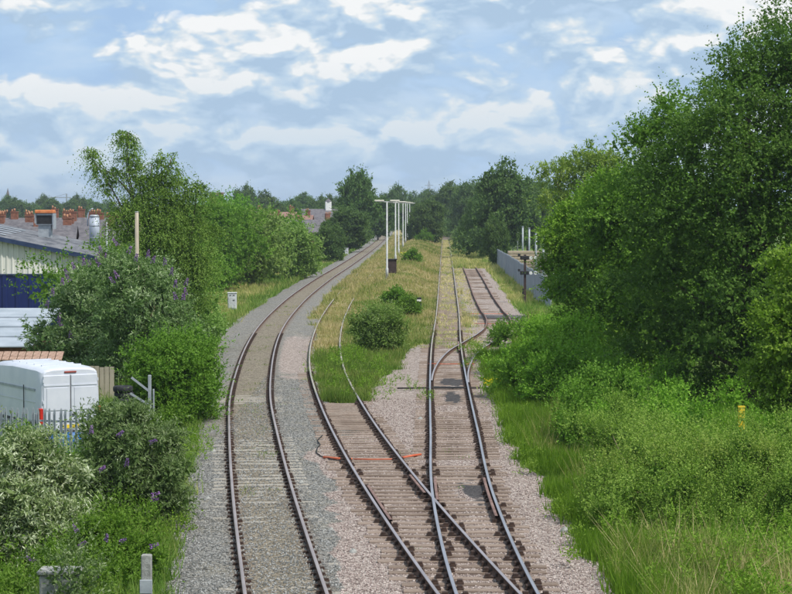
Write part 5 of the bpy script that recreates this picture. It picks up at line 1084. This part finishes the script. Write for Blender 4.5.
V, f_, t_ = leaves(rel([(612+i*17, 478+12*math.sin(i*1.9), .5+1.5*(i % 3), .35, .5) for i in range(12)], X0, 47.5), ntw=520, nlf=13, twl=.5, ll=.062, lw=.032, droop=.0, up=2.2, seed=75, fill=0)
wb = [o for o in bpy.data.objects if o.get('label', '').startswith('large yellowish green willow')][0]
link('foliage', np_mesh('foliage', V, f_, M['leaf_willow'], fattrs=dict(tint=np.clip(t_+.15, 0, 1))), wb)

weeds('weeds', 'mixed low growth between the willow bush and the big trees', 7.5, 14.5, 50, 62, 1.0, 50, M['leaf_bright'], 56, .09, .045)
grass('grass', 'long grass behind and beside the willow bush', 26000, lambda y: (TC(y)+5, TC(y)+13), 44, 72, .7, .014, M['grass_green'], seed=31, ypow=1.0)
scrub('dense woodland filling the ground behind the right-hand trees', [(13.5+(i % 3)*3.2+(y-110)*.055, y, 1.0+(i*37 % 5)*.8, 2.6, 2.6, 2.4) for i, y in enumerate([96+k*2.8 for k in range(60)])], 9000, M['leaf_mid'], 66, .24, .15, .8)
scrub('scrub and trees behind the left-hand bushes beyond the warehouse yard', [(-15-(i % 3)*2.2, 112+i*2.6, 1.2+(i % 4)*.7, 1.9, 1.9, 1.9) for i in range(24)], 3000, M['leaf_mid'], 67, .2, .11, .6)
edge_weeds('leafy weeds among the long grass in the lower right corner', 70, lambda y: float(TC(y))+random.uniform(3.2, 8), 36.5, 46, 76, M['leaf_bright'], .5)
grass('grass', 'pale seed heads standing in the lower right corner', 1400, lambda y: (TC(y)+3.0, TC(y)+8.5), 36, 45, .85, .012, M['grass_mix'], seed=32, ypow=1.0, base=.75, lean=.5, per=4)
for k, (px, D, r_) in enumerate(((212, 62, .1), (300, 55, .08), (352, 44, .09), (420, 72, .09), (565, 47, .11), (206, 52, .08), (330, 47, .07))):
    x = at(px, D); z = float(gz(x, D)); o = MB().tube([(0, 0, -.03), (.02, .01, r_*.4), (0, 0, r_*.8)], [r_, r_*.9, r_*.4], 7).build('stone', M['concrete'], None, loc=(x, D, z))
    tag(o, ['pale', 'grey', 'small pale', 'dull grey', 'large', 'greyish', 'tiny white'][k]+' loose lump of stone on the ballast '+['by the left edge near the green bush', 'between the main line and the siding', 'near the left rail of the crossing', 'left of the straight track', 'at the right edge by the horsetails', 'at the left edge halfway down', 'below the orange duct'][k], 'stone')

src_t = [o for o in bpy.data.objects if o.get('label', '').startswith('dark green tree with rounded top left')][0]
for X, Y, sc_, lb in ((20.5, 86, .78, 'dark green tree behind and right of the tallest tree'), (21.5, 70, .72, 'lower dark green tree at the far right, beyond the frame edge')):
    c = copy_tree(src_t); c.location = (X, Y, -.45); c.scale = (sc_*1.2, sc_*1.2, sc_); c.rotation_euler = (0, 0, X); c['label'] = lb
scrub('undergrowth beyond the right-hand trees', [(15.5+(i % 4)*2.4, 52+i*1.7, .5+(i % 3)*.4, 1.7, 1.7, 1.3) for i in range(32)], 3000, M['leaf_mid'], 68, .16, .09, .5)

# ------------------------------------------------------------------ thin summer haze
HZV = bpy.data.materials.new('haze'); HZV.use_nodes = True; HZV.node_tree.nodes.clear()
ho = HZV.node_tree.nodes.new('ShaderNodeOutputMaterial'); hv = HZV.node_tree.nodes.new('ShaderNodeVolumePrincipled')
hv.inputs['Density'].default_value = 0.00017; hv.inputs['Color'].default_value = (0.78, 0.87, 1.0, 1); hv.inputs['Anisotropy'].default_value = 0.3
HZV.node_tree.links.new(hv.outputs[0], ho.inputs['Volume'])
hz_ob = MB().box(-3050, 3050, -350, 5050, -2.0, 34).build('haze', HZV); tag(hz_ob, 'thin bluish summer haze over the railway', 'haze', kind='stuff')
SC.cycles.volume_bounces = 0
